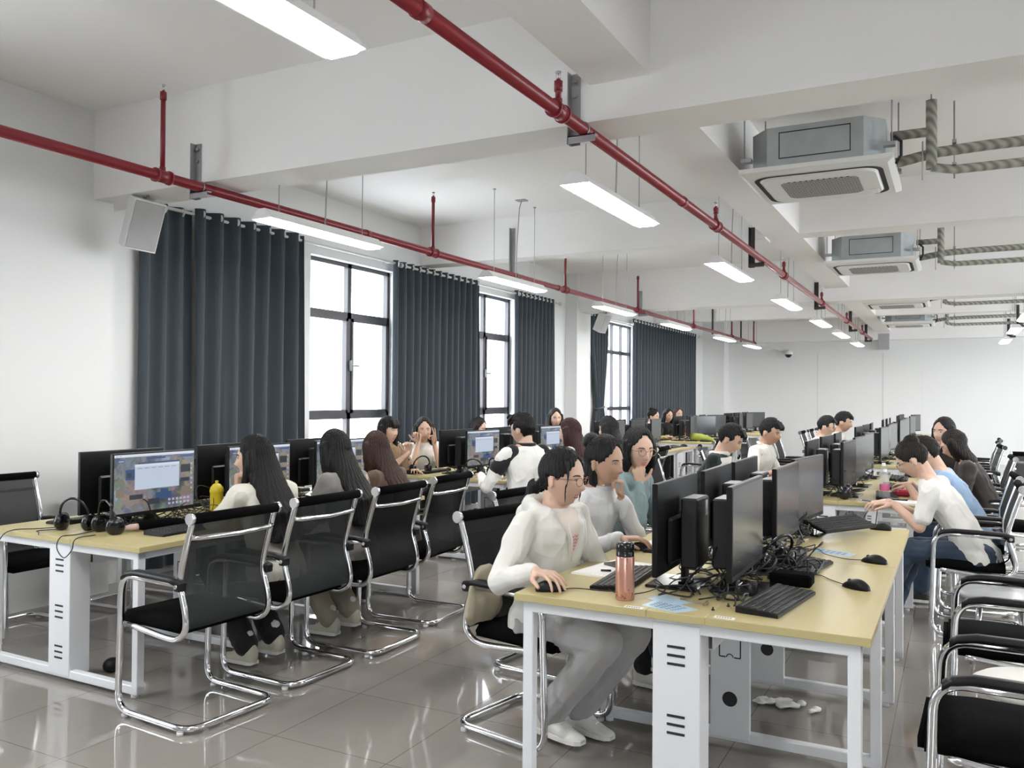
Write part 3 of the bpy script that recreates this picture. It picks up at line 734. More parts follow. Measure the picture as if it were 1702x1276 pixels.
def smooth_path(P, n=6):
    P = [Vector(p) for p in P]; Q = [P[0] * 2 - P[1]] + P + [P[-1] * 2 - P[-2]]; out = []
    for i in range(1, len(Q) - 2):
        for k in range(n):
            t = k / n; a, b, c, d = Q[i - 1], Q[i], Q[i + 1], Q[i + 2]
            out.append(.5 * ((2 * b) + (-a + c) * t + (2 * a - 5 * b + 4 * c - d) * t * t + (-a + 3 * b - 3 * c + d) * t ** 3))
    out.append(P[-1]); return out

sidew = {('A', 1): 'aisle side', ('A', -1): 'window side', ('B', 1): 'aisle side', ('B', -1): 'left side'}
posw = ('first', 'second', 'third')
LIT = {(0, 0), (0, 1), (0, 2), (1, 0), (1, 2)}
rj = random.Random(11)
for rk, rowx, rn in (('A', AX, 'window'), ('B', BX, 'middle')):
    for i, y0 in enumerate(TY):
        for side in (1, -1):
            for j in range(3):
                yy = y0 + .43 + j * .815; jit = rj.uniform(-.10, .10) if i else 0; dy = rj.uniform(-.04, .04) if i else 0
                px = rowx + side * .145
                if rk == 'B' and i == 0: dy = {(1, 0): .07, (1, 1): .15, (1, 2): .02, (-1, 0): .03, (-1, 1): -.13, (-1, 2): -.34}[(side, j)]; jit = {(1, 0): .0, (1, 1): -.02, (1, 2): -.13, (-1, 0): .0, (-1, 1): .02, (-1, 2): .0}[(side, j)]
                if i >= 3 and side == 1: jit = rj.uniform(-.5, .1)
                lit = rk == 'A' and side == 1 and (i, j) in LIT
                st = 'lit' if lit else 'dark'
                monitor(px, yy + dy, (0 if side > 0 else math.pi) + jit, lit, '%s black monitor, %s along the %s of the %s %s row desk' % (st, posw[j], sidew[(rk, side)], ordn[i], rn))
                if i < 4:
                    if not (rk == 'B' and i == 0 and side == 1) and not (rk == 'B' and i == 0 and side == -1 and j == 0):
                        keyboard(rowx + side * .40, yy + rj.uniform(-.03, .03), (0 if side > 0 else math.pi) + rj.uniform(-.12, .12), 'black keyboard, %s along the %s of the %s %s row desk' % (posw[j], sidew[(rk, side)], ordn[i], rn))
                    if not (rk == 'B' and i == 0) and not (rk == 'A' and i == 0 and (side == 1 or j == 0)):
                        mouse(rowx + side * .47, yy + side * .32, (math.pi if side > 0 else 0), 'black mouse, %s along the %s of the %s %s row desk' % (posw[j], sidew[(rk, side)], ordn[i], rn))
# the near middle desk, laid out as photographed
keyboard(-.575, 3.20, R(-8), 'black keyboard nearest the camera, in front of the nearest aisle side monitor')
keyboard(-.60, 3.88, R(-10), 'black keyboard beside the heap of headset leads on the nearest middle desk')
keyboard(-.56, 4.98, 0, 'black keyboard propped on a monitor foot on the nearest middle desk', tilt=(0, R(14), R(-30)), z=TZ + .05)
keyboard(-1.20, 3.30, R(180 + 3), 'black keyboard behind the pink bottle on the nearest middle desk')
mouse(-.345, 3.60, R(150), 'black mouse closest to the near right desk corner', [(-.45, 3.70, TZ + .004), (-.52, 3.78, TZ + .004), (-.62, 3.66, TZ + .004), (-.70, 3.70, TZ + .03)])
mouse(-.325, 4.20, R(160), 'black mouse beyond it on the same desk edge', [(-.45, 4.22, TZ + .004), (-.55, 4.30, TZ + .004), (-.60, 4.42, TZ + .004), (-.68, 4.40, TZ + .004), (-.72, 4.6, TZ + .02)])
mouse(-.375, 5.28, R(175), 'black mouse at the far corner of the nearest middle desk', [(-.5, 5.30, TZ + .004), (-.66, 5.2, TZ + .03)])
mouse(-1.385, 2.97, R(35), 'black mouse under the hand of the woman in the white hoodie', [(-1.30, 3.05, TZ + .003), (-1.17, 3.07, TZ + .003), (-1.14, 3.13, TZ + .01), (-1.20, 3.10, TZ + .008), (-1.12, 3.04, TZ + .003), (-1.05, 3.12, TZ + .003), (-1.0, 3.3, TZ + .01)])
mouse(-1.36, 3.98, R(20), 'black mouse under the hand of the woman in the white shirt', [(-1.28, 4.02, TZ + .003), (-1.18, 4.0, TZ + .003), (-1.08, 3.9, TZ + .003)])

# ------------------------------------------------------------------ chairs
def make_chair(sheer=False):
    root = empty('cantilever_chair', (0, 0, 0)); w = .25
    f = MB(); r = .0125
    right = fillet([(-.175, -w, .655), (.20, -w, .655), (.262, -w, .015 + r), (-.25, -w, .015 + r)], .14, 8)
    right = fillet([(-.175, -w, .655), (.235, -w, .655), (.255, -w, r + .012), (-.25, -w, r + .012), (-.25, w, r + .012), (.255, w, r + .012), (.235, w, .655), (-.175, w, .655)], .09, 7)
    f.tube(right, .0155, 12); f.build('tube_frame', CHROME, root)
    for s in (-1, 1):
        g = MB()
        for x in (.2, -.2): g.cyl((x, s * w, 0), (x, s * w, .014), .016, n=10)
        g.build('glide', WPLAS, root)
    prof = [(.20, .425), (-.08, .402), (-.16, .412), (-.205, .455), (-.205, .53), (-.17, .655), (-.195, .78), (-.25, .95)]
    pp = [Vector((x, 0, z)) for x, z in prof]; pp = smooth_path(pp, 5)
    for s in (-1, 1):
        m = MB(); m.tube([(p.x, s * (w - .014), p.z) for p in pp], .0145, 10); m.build('side_rail', CHROME, root)
    def sheet(path, half, th, mt, nm):
        rows = []
        for i, p in enumerate(path):
            t = (path[min(i + 1, len(path) - 1)] - path[max(i - 1, 0)]).normalized(); n = Vector((t.z, 0, -t.x))
            rows.append([(p.x + n.x * d, y, p.z + n.z * d) for y, d in ((-half, -th), (half, -th), (half, th), (-half, th))])
        m = MB(); m.loft(rows, smooth=False); return m.build(nm, mt, root)
    sheet([p for p in pp if p.z > .45 and p.x < -.14], w - .032, .0025, MESHF2 if sheer else MESHF, 'mesh_back')
    s = MB(); s.loft([[(x, y, z) for y, z in ((-.215, .425), (.215, .425), (.225, .45), (.20, .475 + b), (-.20, .475 + b), (-.225, .45))] for x, b in ((-.16, .0), (-.05, .01), (.14, .012), (.265, .002))]); 
    s.loft([[(x, y, z) for y, z in ((-.20, .43), (.20, .43), (.20, .462), (-.20, .462))] for x in (.26, .285)]); s.build('seat', BLACKC, root)
    t = MB(); t.cyl((-.25, -w + .008, .95), (-.25, w - .008, .95), .024); t.build('top_roll', BLACKC, root)
    for q in (-1, 1): e = MB(); e.cyl((-.25, q * (w - .010), .95), (-.25, q * (w + .008), .95), .026); e.build('end_cap', CHROME, root)
    c = MB(); c.tube([(-.232, -w + .02, .865), (-.247, -w + .05, .862), (-.262, 0, .858), (-.247, w - .05, .862), (-.232, w - .02, .865)], .0125, 8); c.build('crossbar', CHROME, root)
    for q in (-1, 1):
        a = MB(); a.loft([[(x, q * w + y, z + dz) for y, z in ((-.022, 0), (.022, 0), (.024, .014), (.014, .024), (-.014, .024), (-.024, .014))] for x, dz in ((-.20, .648), (-.13, .662), (.0, .664), (.13, .664), (.19, .652), (.215, .634))])
        a.box(-.205, -.165, q * w - .022, q * w + .022, .628, .67, .006); ao = a.build('armrest', BLACKP, root)
        b = MB(); b.cyl((-.185, q * (w + .020), .650), (-.185, q * (w + .026), .650), .010, n=12); b.build('bolt', CHROME, ao)
    return root
ch0 = make_chair(); ch1 = make_chair(True); cused = {0: False, 1: False}
def chair(x, y, deg, label, sheer=0):
    src = ch1 if sheer else ch0
    o = src if not cused[sheer] else dup(src, (0, 0, 0)); cused[sheer] = True
    o.location = (x, y, 0); o.rotation_euler = (0, 0, R(deg)); tag(o, label, 'chair', 'black mesh cantilever chairs')
BC = 'black mesh chair with chrome frame, '
chair(-3.20, 2.90, 176, BC + 'nearest and empty at the window row desk', 1)
chair(-3.21, 3.55, 178, BC + 'under the woman with long straight black hair', 1)
chair(-3.18, 4.17, 180, BC + 'under the woman in the grey jacket')
chair(-3.25, 4.86, 182, BC + 'under the brown haired woman')
chair(-1.70, 3.48, -12, BC + 'under the woman in the white hoodie')
chair(-1.98, 4.30, -8, BC + 'under the woman in the white shirt')
chair(-1.95, 5.15, -5, BC + 'under the woman in the teal shirt')
chair(-5.22, 3.30, 0, BC + 'empty and nearest along the wall', 1)
chair(-5.22, 4.15, 3, BC + 'empty by the wall, second along', 1)
chair(-5.20, 4.95, 0, BC + 'empty by the wall, third along', 1)
chair(-2.98, 6.55, 165, BC + 'under the white and black jacket')
chair(-3.05, 7.75, 178, BC + 'under the woman with reddish hair')
chair(-3.02, 8.75, 183, BC + 'past the reddish haired woman')
chair(-5.25, 6.9, 0, BC + 'under the woman in the brown top')
chair(-5.30, 7.6, 0, BC + 'under the woman raising two fingers')
chair(-5.30, 8.7, 0, BC + 'under the person hidden by monitors')
chair(-5.35, 10.8, 0, BC + 'under the smiling woman')
chair(-2.20, 7.35, 0, BC + 'under the man in the black backed jersey')
chair(-1.92, 8.65, -5, BC + 'under the man in the white shirt writing')
chair(-2.25, 9.3, 15, BC + 'empty behind the man in the white shirt', 1)
chair(-2.75, 10.6, 160, BC + 'empty at the third window row desk', 1)
chair(-1.95, 11.2, 0, BC + 'under the person with round glasses')
chair(-1.95, 12.1, 0, BC + 'under the person with side parted hair')
chair(-2.5, 12.4, 30, BC + 'empty, left of the far white pair', 1)
chair(-2.6, 5.6, 170, BC + 'empty in the aisle behind the teal shirt', 1)
chair(.19, 3.09, 178, BC + 'empty, closest, lower right corner')
chair(.24, 4.25, 180, BC + 'empty, second from the camera on the right')
chair(.12, 6.25, 180, BC + 'under the woman in the white tee')
chair(.14, 7.0, 182, BC + 'under the person in the blue tee')
chair(.42, 8.2, 180, BC + 'under the person in the dark hooded top')
chair(.24, 9.25, 182, BC + 'under the person leaning chin on hand')
chair(.74, 10.3, 95, BC + 'empty, facing away, right edge', 1)
chair(.24, 11.4, 185, BC + 'empty behind the leaning person', 1)
chair(.24, 12.3, 180, BC + 'empty, farther on the right side', 1)
chair(.30, 13.3, 180, BC + 'empty, farthest seen on the right side', 1)
for k, (y, nm) in enumerate(((14.4, 'third'), (15.3, 'second'), (16.2, 'last'))):
    chair(-1.95, y, 0, BC + 'empty, %s at the fourth middle desk' % nm, 1)
# stool like seats among the right hand chairs
def round_seat(x, y, m, label, name):
    root = empty(name, (x, y, 0)); tag(root, label, 'stool')
    s = MB(); s.lathe([(0, .455), (.19, .455), (.215, .44), (.22, .425), (.19, .415), (0, .415)], (0, 0, 0), 32); s.build('seat', m, root)
    for a in (45, 135, 225, 315):
        l = MB(); l.tube([(.13 * math.cos(R(a)), .13 * math.sin(R(a)), .42), (.19 * math.cos(R(a)), .19 * math.sin(R(a)), 0)], .011, 8); l.build('leg', CHROME, root)
round_seat(.27, 3.68, mat('white_vinyl', (.80, .80, .76), .4), 'white padded round stool between the two closest right hand chairs', 'round_stool')
round_seat(.22, 5.35, mat('grey_vinyl', (.28, .29, .30), .35), 'grey round stool in front of the woman in the white tee chair', 'round_stool')

# ------------------------------------------------------------------ people
def vhash(p): return np.sin(p[:, 0] * 1.0) 
def wob(co, k, seed=0.0):
    a = np.sin(co[:, 0] * k + 1.7 * np.sin(co[:, 1] * k * .8 + seed) + seed) ; b = np.sin(co[:, 1] * k * 1.1 + 1.3 * np.sin(co[:, 2] * k * .9 + seed * 2)); c = np.sin(co[:, 2] * k * .9 + 1.5 * np.sin(co[:, 0] * k + seed * 3))
    return (a + b + c) / 3
def solid(name, mb, m, parent, vox=.008, smooth=4, disp=None, paint=None):
    """one closed surface around all the pieces of mb"""
    me = mb.mesh(name + '_raw', [m]); o = D.objects.new(name, me); COL.objects.link(o)
    r = o.modifiers.new('r', 'REMESH'); r.mode = 'VOXEL'; r.voxel_size = vox
    if smooth: q = o.modifiers.new('s', 'SMOOTH'); q.factor = .5; q.iterations = smooth
    dg = bpy.context.evaluated_depsgraph_get(); dg.update()
    nm = D.meshes.new_from_object(o.evaluated_get(dg)); nm.name = name
    o.modifiers.clear(); o.data = nm; D.meshes.remove(me)
    nm.materials.clear(); nm.materials.append(m)
    n = len(nm.vertices)
    if disp is not None and n:
        co = np.empty(n * 3); nm.vertices.foreach_get('co', co); co = co.reshape(-1, 3)
        nr = np.empty(n * 3); nm.vertices.foreach_get('normal', nr); nr = nr.reshape(-1, 3)
        co = co + nr * disp(co)[:, None]; nm.vertices.foreach_set('co', co.ravel()); nm.update()
    nm.polygons.foreach_set('use_smooth', [True] * len(nm.polygons))
    o.parent = parent
    return o
def capsule(mb, a, b, ra, rb, n=12):
    a, b = Vector(a), Vector(b); d = b - a; L = d.length
    if L < 1e-6: return
    t = d / L; u = t.orthogonal().normalized(); w_ = t.cross(u); rings = []
    seq = [(-ra * math.sin(R(x)), ra * math.cos(R(x))) for x in (80, 45, 20)] + [(0, ra)] + [(L * .5, (ra + rb) / 2)] + [(L, rb)] + [(L + rb * math.sin(R(x)), rb * math.cos(R(x))) for x in (20, 45, 80)]
    for s_, r_ in seq: rings.append([a + t * s_ + (u * math.cos(2 * math.pi * k / n) + w_ * math.sin(2 * math.pi * k / n)) * r_ for k in range(n)])
    mb.loft(rings)
def chain(mb, pts, rs, n=12):
    for i in range(len(pts) - 1): capsule(mb, pts[i], pts[i + 1], rs[i], rs[i + 1], n)
def head_geo(fem=1.0, n=56, m=44):
    """head in its own frame: +x looks forward, z up, eyes at z = 0"""
    V = []
    for i in range(m + 1):
        ph = math.pi * i / m
        for k in range(n):
            a = 2 * math.pi * k / n; x, y, z = math.sin(ph) * math.cos(a), math.sin(ph) * math.sin(a), math.cos(ph)
            px, py, pz = x * .093, y * .074, z * .116
            if z < 0:
                t = -z; py *= 1 - .30 * t ** 1.6
                if x < 0: px *= 1 - .50 * t
                else: px *= 1 - .10 * t
                px += .010 * t * t
            if x > 0: px *= 1 - .10 * (1 - abs(z)) * (1 - abs(y)) * 0
            g = lambda dy, dz, sy, sz: math.exp(-((abs(py) - dy) / sy) ** 2 - ((pz - dz) / sz) ** 2) if x > 0 else 0
            px += .0205 * g(0, -.036, .0105, .013) + .012 * g(0, -.018, .008, .02) + .005 * g(.011, -.040, .006, .008)
            px -= .0085 * g(.030, .001, .014, .011); px += .003 * g(.03, .020, .02, .008)
            px += .0065 * g(0, -.062, .017, .0045) + .0065 * g(0, -.073, .014, .005) - .004 * g(0, -.0675, .02, .0022) - .003 * g(0, -.083, .015, .006) + .006 * g(0, -.100, .016, .012)
            px += .004 * g(.042, -.03, .018, .02)
            V.append(Vector((px, py, pz)))
    F = []
    for i in range(m):
        for k in range(n): l = (k + 1) % n; F.append((i * n + k, (i + 1) * n + k, (i + 1) * n + l, i * n + l))
    return V, F
HV, HF = head_geo()
def face_x(y, z):
    b = max((v for v in HV if v.x > 0), key=lambda v: -((v.y - y) ** 2 + (v.z - z) ** 2)); return b.x
def hand(mb, wrist, fdir, pn, side, curls, spread=8, thumb=25, sc=1.0):
    """wrist point, finger direction, palm normal; side=+1: thumb towards +cross"""
    f = Vector(fdir).normalized(); n_ = Vector(pn); n_ = (n_ - f * n_.dot(f)).normalized(); s = f.cross(n_) * side
    W = Vector(wrist); kn = []
    for j, (off, L) in enumerate(((.030, .088), (.010, .092), (-.010, .088), (-.029, .080))):
        kp = W + (f * L + s * off * 1.05) * sc; kn.append(kp); capsule(mb, W + s * off * .55 * sc + f * .012 * sc, kp, .0125 * sc, .0108 * sc, 8)
    lens = ((.040, .024, .020), (.044, .028, .021), (.041, .026, .021), (.032, .020, .018))
    for j in range(4):
        a = 0; p = kn[j]; sp = R(spread * (1.5 - j)) * .6; r = .0088 * sc * (1 if j < 3 else .88)
        for q in range(3):
            a += R(curls[j][q]) if isinstance(curls[0], (list, tuple)) else R(curls[q])
            d = (f * math.cos(a) + n_ * math.sin(a)); d = (d * math.cos(sp) + s * math.sin(sp)).normalized()
            e = p + d * lens[j][q] * sc; capsule(mb, p, e, r, r * .88, 8); p = e; r *= .90
    t0 = W + (f * .022 + s * .026 + n_ * .008) * sc; a = R(thumb)
    d = (f * math.cos(a + .55) + s * math.sin(a + .55) + n_ * .35).normalized(); t1 = t0 + d * .040 * sc
    d2 = (f * math.cos(a) + s * math.sin(a) * .8 + n_ * .3).normalized(); t2 = t1 + d2 * .032 * sc; t3 = t2 + (d2 + n_ * .15).normalized() * .024 * sc
    chain(mb, [t0, t1, t2, t3], [.0145 * sc, .0115 * sc, .0098 * sc, .0078 * sc], 8)
def ik(a, b, l1, l2, hint):
    a, b = Vector(a), Vector(b); d = b - a; L = min(d.length, (l1 + l2) * .999); t = d.normalized()
    x = (l1 * l1 - l2 * l2 + L * L) / (2 * L); h = math.sqrt(max(0, l1 * l1 - x * x)); q = Vector(hint); q = (q - t * q.dot(t)).normalized()
    return a + t * x + q * h, a + t * L
SKIN = {'a': mat('skin_light', (.62, .41, .31), .5, sss=.08, var=.05, vscale=14), 'b': mat('skin_tan', (.50, .31, .22), .5, sss=.08, var=.05, vscale=14)}
HAIRB = dict(rough=.48, spec=.28, bump=.8, bscale=26, stretch=(6, 6, .35), var=.45, vscale=30)
HAIR = {'black': mat('black_hair', (.0065, .0055, .006), **HAIRB), 'brown': mat('brown_hair', (.034, .013, .009), **HAIRB), 'red': mat('reddish_brown_hair', (.042, .012, .012), **HAIRB), 'dark': mat('dark_brown_hair', (.011, .007, .0065), **HAIRB)}
LIP = mat('lips', (.40, .13, .12), .4); EYEW = mat('eye_white', (.70, .68, .66), .25); EYED = mat('eye_iris', (.012, .007, .005), .1); BROW = mat('eyebrow_hair', (.02, .013, .012), .7)
def cloth(name, col, rough=.85, var=.06): return mat(name, col, rough, bump=.12, bscale=220, var=var, vscale=7, spec=.25, sheen=.15)
def person(label, x, y, deg, top=1.24, skin='a', hair='black', hs='long', shirt=None, sleeve='long', pants=None, shoes=None, lean=8, yaw=0, pitch=0, roll=0, lh=None, rh=None, lel=None, rel=None, fine=.008, glasses=None, legs='fwd', hood=False, collar=False, width=1.0, extra=None, lhand='rest', rhand='rest', smile=False, twist=0, seatz=.47):
    root = empty('person', (x, y, 0), R(deg)); tag(root, label, 'person', 'people seated at the desks')
    sc = (top - seatz) / (1.27 - .47); Z = lambda z: seatz + (z - .47) * sc
    L = math.tan(R(lean)); tw = Matrix.Rotation(R(twist), 3, 'Z')
    def sp(z): return L * max(0, Z(z) - .50)              # spine shift
    def T(px, py, pz):                                     # torso point at nominal height pz
        k = min(1, max(0, (pz - .5) / .35)); v = Matrix.Rotation(R(twist) * k, 3, 'Z') @ Vector((px, py * width, 0)); return Vector((v.x + sp(pz), v.y, Z(pz)))
    body = MB()
    def tor(mb, rings, ad=0.0):
        RR = []
        for px, rx, ry, pz in rings:
            RR.append([T(px + (rx + ad) * math.cos(R(a)) * (1 if math.cos(R(a)) > 0 else .9), (ry + ad) * math.sin(R(a)), pz) for a in range(0, 360, 18)])
        mb.loft(RR)
    TR = [(0, .10, .14, .40), (0, .125, .178, .46), (.0, .125, .18, .54), (.0, .105, .145, .66), (.0, .11, .152, .78), (.0, .115, .17, .88), (-.005, .10, .175, .95), (-.01, .075, .15, 1.0), (-.01, .055, .09, 1.03), (-.005, .048, .055, 1.055)]
    tor(body, TR)
    nb = T(-.005, 0, 1.03); HR = (Matrix.Rotation(R(yaw), 4, 'Z') @ Matrix.Rotation(R(pitch), 4, 'Y') @ Matrix.Rotation(R(roll), 4, 'X')).to_3x3(); HS = 1.07 * min(1.05, max(.96, sc + .02))
    hc = nb + Vector((.022 + L * .05, 0, .055)) + HR @ Vector((.012, 0, .075)) ; H = Matrix.Translation(hc) @ HR.to_4x4() @ Matrix.Scale(HS, 4)
    body.add([H @ v for v in HV], HF, True)
    capsule(body, nb + Vector((-.01, 0, -.03)), H @ Vector((-.025, 0, -.055)), .056, .052)
    for s in (-1, 1): 
        body.ell(H @ Vector((-.010, s * .079, -.014)), (.018, .0085, .031), 10, 8, (HR @ Matrix.Rotation(R(s * 24), 3, 'Z')))
    # limbs
    shl = {1: T(-.01, .178, .965), -1: T(-.01, -.178, .965)}
    tgt = {1: Vector(lh) if lh and lh != 'face' else Vector((.36, .13, .79)), -1: Vector(rh) if rh and rh != 'face' else Vector((.36, -.13, .79))}
    hint = {1: Vector(lel) if lel else Vector((-.2, .5, -.8)), -1: Vector(rel) if rel else Vector((-.2, -.5, -.8))}
    hk = {1: lhand, -1: rhand}; arms = {}
    for s in (-1, 1):
        if (lh if s > 0 else rh) == 'face': tgt[s] = H @ Vector((.085, s * .035, -.175))
        el, wr = ik(shl[s], tgt[s], .285 * sc, .25 * sc, hint[s]); arms[s] = (shl[s], el, wr)
        chain(body, [shl[s], shl[s].lerp(el, .5), el], [.049, .043, .037]); chain(body, [el, el.lerp(wr, .4), wr], [.037, .035, .0245])
        fd = (wr - el).normalized(); k = hk[s]
        if k == 'mouse': hand(body, wr, (fd.x, fd.y, .05), (0, 0, -1), s, (22, 26, 18), 12, 20)
        elif k == 'rest': hand(body, wr, (fd.x, fd.y, fd.z * .3), (0, 0, -1), s, (12, 22, 20), 8, 25)
        elif k == 'type': hand(body, wr, (fd.x, fd.y, -.05), (0, 0, -1), s, (18, 35, 30), 10, 25)
        elif k == 'chin': hand(body, wr, (H @ Vector((.04, 0, -.03)) - wr), HR @ Vector((-1, 0, .2)), s, (55, 70, 45), 4, 35)
        elif k == 'fist': hand(body, wr, (0, 0, 1), (Vector((hc.x, hc.y, 0)) - Vector((wr.x, wr.y, 0))), s, (80, 85, 50), 2, 30)
        elif k == 'two': hand(body, wr, (0, -.15, 1), (.2, -1, 0), s, ((5, 5, 5), (8, 8, 5), (80, 90, 50), (85, 90, 50)), 14, 30)
        elif k == 'up': hand(body, wr, (.1, -.1, 1), (.6, -.6, 0), s, (60, 80, 50), 4, 30)
    LEG = {'fwd': [((.40, .10, .50), (.42, .10, .10)), ((.40, -.10, .50), (.40, -.10, .10))], 'tuck': [((.42, .10, .50), (.12, .11, .10)), ((.42, -.11, .50), (.09, -.06, .12))], 'cross': [((.42, .09, .50), (.40, .02, .10)), ((.43, -.07, .56), (.52, -.02, .20))], 'stretch': [((.42, .10, .50), (.62, .10, .09)), ((.42, -.10, .49), (.55, -.12, .09))]}[legs]
    hips = {0: Vector((.0, .09, .50)), 1: Vector((.0, -.09, .50))}; LG = []
    for i, (kn, an) in enumerate(LEG):
        kn, an = Vector(kn), Vector(an); kn.z += seatz - .47; LG.append((hips[i], kn, an))
        chain(body, [hips[i], kn], [.078, .055]); chain(body, [kn, kn.lerp(an, .35), an], [.053, .052, .035])
        capsule(body, an, an + Vector((.085, 0, -.066)), .030, .016)
    bo = solid('body', body, SKIN[skin], root, fine, 3 if fine > .005 else 4)
    # face
    ml = []
    for s in (-1, 1):
        e = MB(); ex = face_x(s * .030, .001) + .003; c = Vector((ex - .0030, s * .0305, .001))
        e.M = H; rt = Matrix.Rotation(R(s * 16), 3, 'Z')
        e.ell(c, (.0066, .0130, .0056 if not smile else .0042), 14, 10, rt); e.mi = 1; e.ell(c + Vector((.0032, 0, .0)), (.0042, .0052, .0046 if not smile else .0032), 12, 8, rt)
        e.mi = 1; e.tube([rt @ Vector((.0062, -.0125 + .025 * k / 6, .0008 + .0048 * math.sin(math.pi * k / 6))) + c - Vector((.001, 0, 0)) for k in range(7)], .0011, 5)
        e.build('eye', [EYEW, EYED], root)
        bmb = MB(); bmb.M = H; bmb.tube([(face_x(s * yy, zz) + .0005, s * yy, zz) for yy, zz in ((.014, .0175), (.024, .0205), (.036, .0205), (.046, .0165))], .0022, 6, radii=[.0026, .0034, .0030, .0014]); bmb.build('eyebrow', BROW, root)
    lp = MB(); lp.M = H
    for z0, q in ((-.0625, .0032), (-.0715, .0040)):
        cu = .004 if smile else 0
        lp.tube([(face_x(yy, z0) - .0018, yy, z0 + cu * (abs(yy) / .02) ** 2 + (.0025 if z0 > -.065 else -.002) * (1 - abs(yy) / .02)) for yy in (-.020, -.012, -.004, .004, .012, .020)], q, 6, radii=[q * .35, q * .85, q, q, q * .85, q * .35])
    lp.build('lips', LIP, root)
    # hair
    hm = MB(); C = []
    for v in HV:
        ay = abs(v.y); UPS = hs in ('bun', 'pony', 'up', 'half'); kk = 1.0 if v.z > .03 else max(0, (v.z + .07) / .10); q = Vector((v.x * (1.06 + .07 * kk) - .008 * kk, v.y * (1.07 + .08 * kk), v.z * (1.04 + .06 * kk) + .004))
        if UPS: hide = (v.x > (.056 if ay > .03 else .04) and v.z < .076 - 1.3 * max(0, ay - .012)) or (v.x > .012 and v.z < -.014 + .7 * max(0, v.x - .018)) or (-.022 < v.x <= .012 and v.z < .006) or (v.x > -.035 and v.z < -.040) or v.z < -.080
        elif hs == 'short': hide = (v.x > .042 and v.z < .060 - .5 * max(0, ay - .03)) or (v.x > .012 and v.z < -.014 + .7 * max(0, v.x - .02)) or (-.022 < v.x <= .012 and v.z < .004) or (v.x > -.032 and v.z < -.03) or v.z < -.066
        elif hs == 'bangs': hide = (v.x > .03 and v.z < .022) or v.z < -.08
        else: hide = (v.x > .026 and v.z < .078 - 1.2 * max(0, ay - .012)) or v.z < -.075 - (.05 if v.x < -.03 else 0)
        if hide: q = Vector((v.x * .86 - .008, v.y * .82, v.z * .90))
        C.append(H @ q)
    hm.add(C, HF, True)
    BK = lambda a, b, c: H @ Vector((a, b, c))
    def lock(pts, rs, wd=1.0, n=10): chain(hm, pts, rs, n)
    if hs in ('long', 'bangs', 'shoulder', 'half'):
        zb = {'long': .70, 'bangs': .66, 'shoulder': .96, 'half': .94}[hs]; zz = Z(zb); rings = []
        K = 9
        for i in range(K + 1):
            u = i / K; a0 = BK(-.030 if hs != 'half' else -.055, 0, .035); zt = a0.z; z = zt + (zz - zt) * u
            pz = .47 + (z - seatz) / sc; bx = min(T(-.150, 0, .97).x - .015, T(-.118, 0, max(.6, min(pz, .97))).x) if hs in ('long', 'bangs') else BK(-.075, 0, -.11).x
            f_ = min(1, u * 1.5) ** 1.6; cx = a0.x * (1 - f_) + bx * f_; wy = ((.084 if hs != 'half' else .060) + (.075 if hs == 'long' else .040) * u ** .7) * (1 - .25 * u ** 4); wx = (.080 if hs != 'half' else .05) * (1 - min(1, u * 1.5)) + .055 * min(1, u * 1.5)
            rings.append([(cx + wx * math.cos(R(a)), a0.y * (1 - u) + wy * math.sin(R(a)), z) for a in range(0, 360, 20)])
        hm.loft(rings)
        for s in (-1, 1):
            if hs == 'half': lock([BK(-.03, s * .060, -.02), BK(-.02, s * .064, -.09), BK(.0, s * .066, -.15)], [.020, .024, .012]); continue
            lock([BK(.004, s * .080, .035), BK(-.006, s * .086, -.04), BK(-.03, s * .084, -.12)], [.026, .030, .028])
            if hs == 'shoulder': lock([BK(.03, s * .076, .02), BK(.028, s * .082, -.06), BK(.02, s * .078, -.13)], [.020, .022, .012])
            else: lock([BK(.035, s * .070, .03), BK(.022, s * .082, -.06), T(.045, s * .085, .97), T(.085, s * .085, .85)], [.018, .022, .024, .010])
    if hs == 'bangs':
        for q in (-.03, -.015, 0, .015, .03): lock([BK(.07, q, .09), BK(.098, q * 1.15, .05), BK(.100, q * 1.3, .022)], [.014, .010, .006])
    if hs == 'bun': hm.ell(BK(-.105, 0, .055), (.042, .045, .042)); hm.ell(BK(-.08, 0, .04), (.035, .03, .03))
    if hs == 'up': hm.ell(BK(-.055, 0, .105), (.050, .045, .045))
    if hs == 'halfup':
        pass
    if hs == 'pony':
        lock([BK(-.09, 0, -.03), BK(-.135, 0, -.05), BK(-.15, 0, -.11), BK(-.135, 0, -.19)], [.026, .032, .030, .010])
        for s in (-1, 1): lock([BK(.055, s * .050, .075), BK(.062, s * .066, .02), BK(.055, s * .066, -.04), BK(.052, s * .062, -.10)], [.012, .008, .006, .003])
    if hs == 'short':
        rnd = random.Random(int(x * 100)); 
        for i in range(60):
            a, b = rnd.uniform(0, 2 * math.pi), rnd.uniform(.12, 1.15); d = Vector((math.cos(a) * math.sin(b), math.sin(a) * math.sin(b), math.cos(b)))
            if d.x > .6 and d.z < .45: continue
            p = Vector((d.x * .103 - .006, d.y * .083, d.z * .125 + .003)); capsule(hm, H @ (p * .94), H @ (p * 1.06 + Vector((.016, rnd.uniform(-.008, .008), -.004))), .015, .005, 7)
        for yy in (-.035, -.018, 0, .018, .035): lock([BK(.06, yy, .098), BK(.097, yy * 1.1, .070), BK(.104, yy * 1.2 + .006, .042)], [.016, .011, .005])
    hcx, hcy = hc.x, hc.y
    def hd(co):
        a = np.arctan2(co[:, 1] - hcy, co[:, 0] - hcx + .02); return .0022 * np.sin(a * 34 + 2 * np.sin(co[:, 2] * 22)) + .0016 * np.sin(a * 71 + co[:, 2] * 30) + .004 * wob(co, 22, 1)
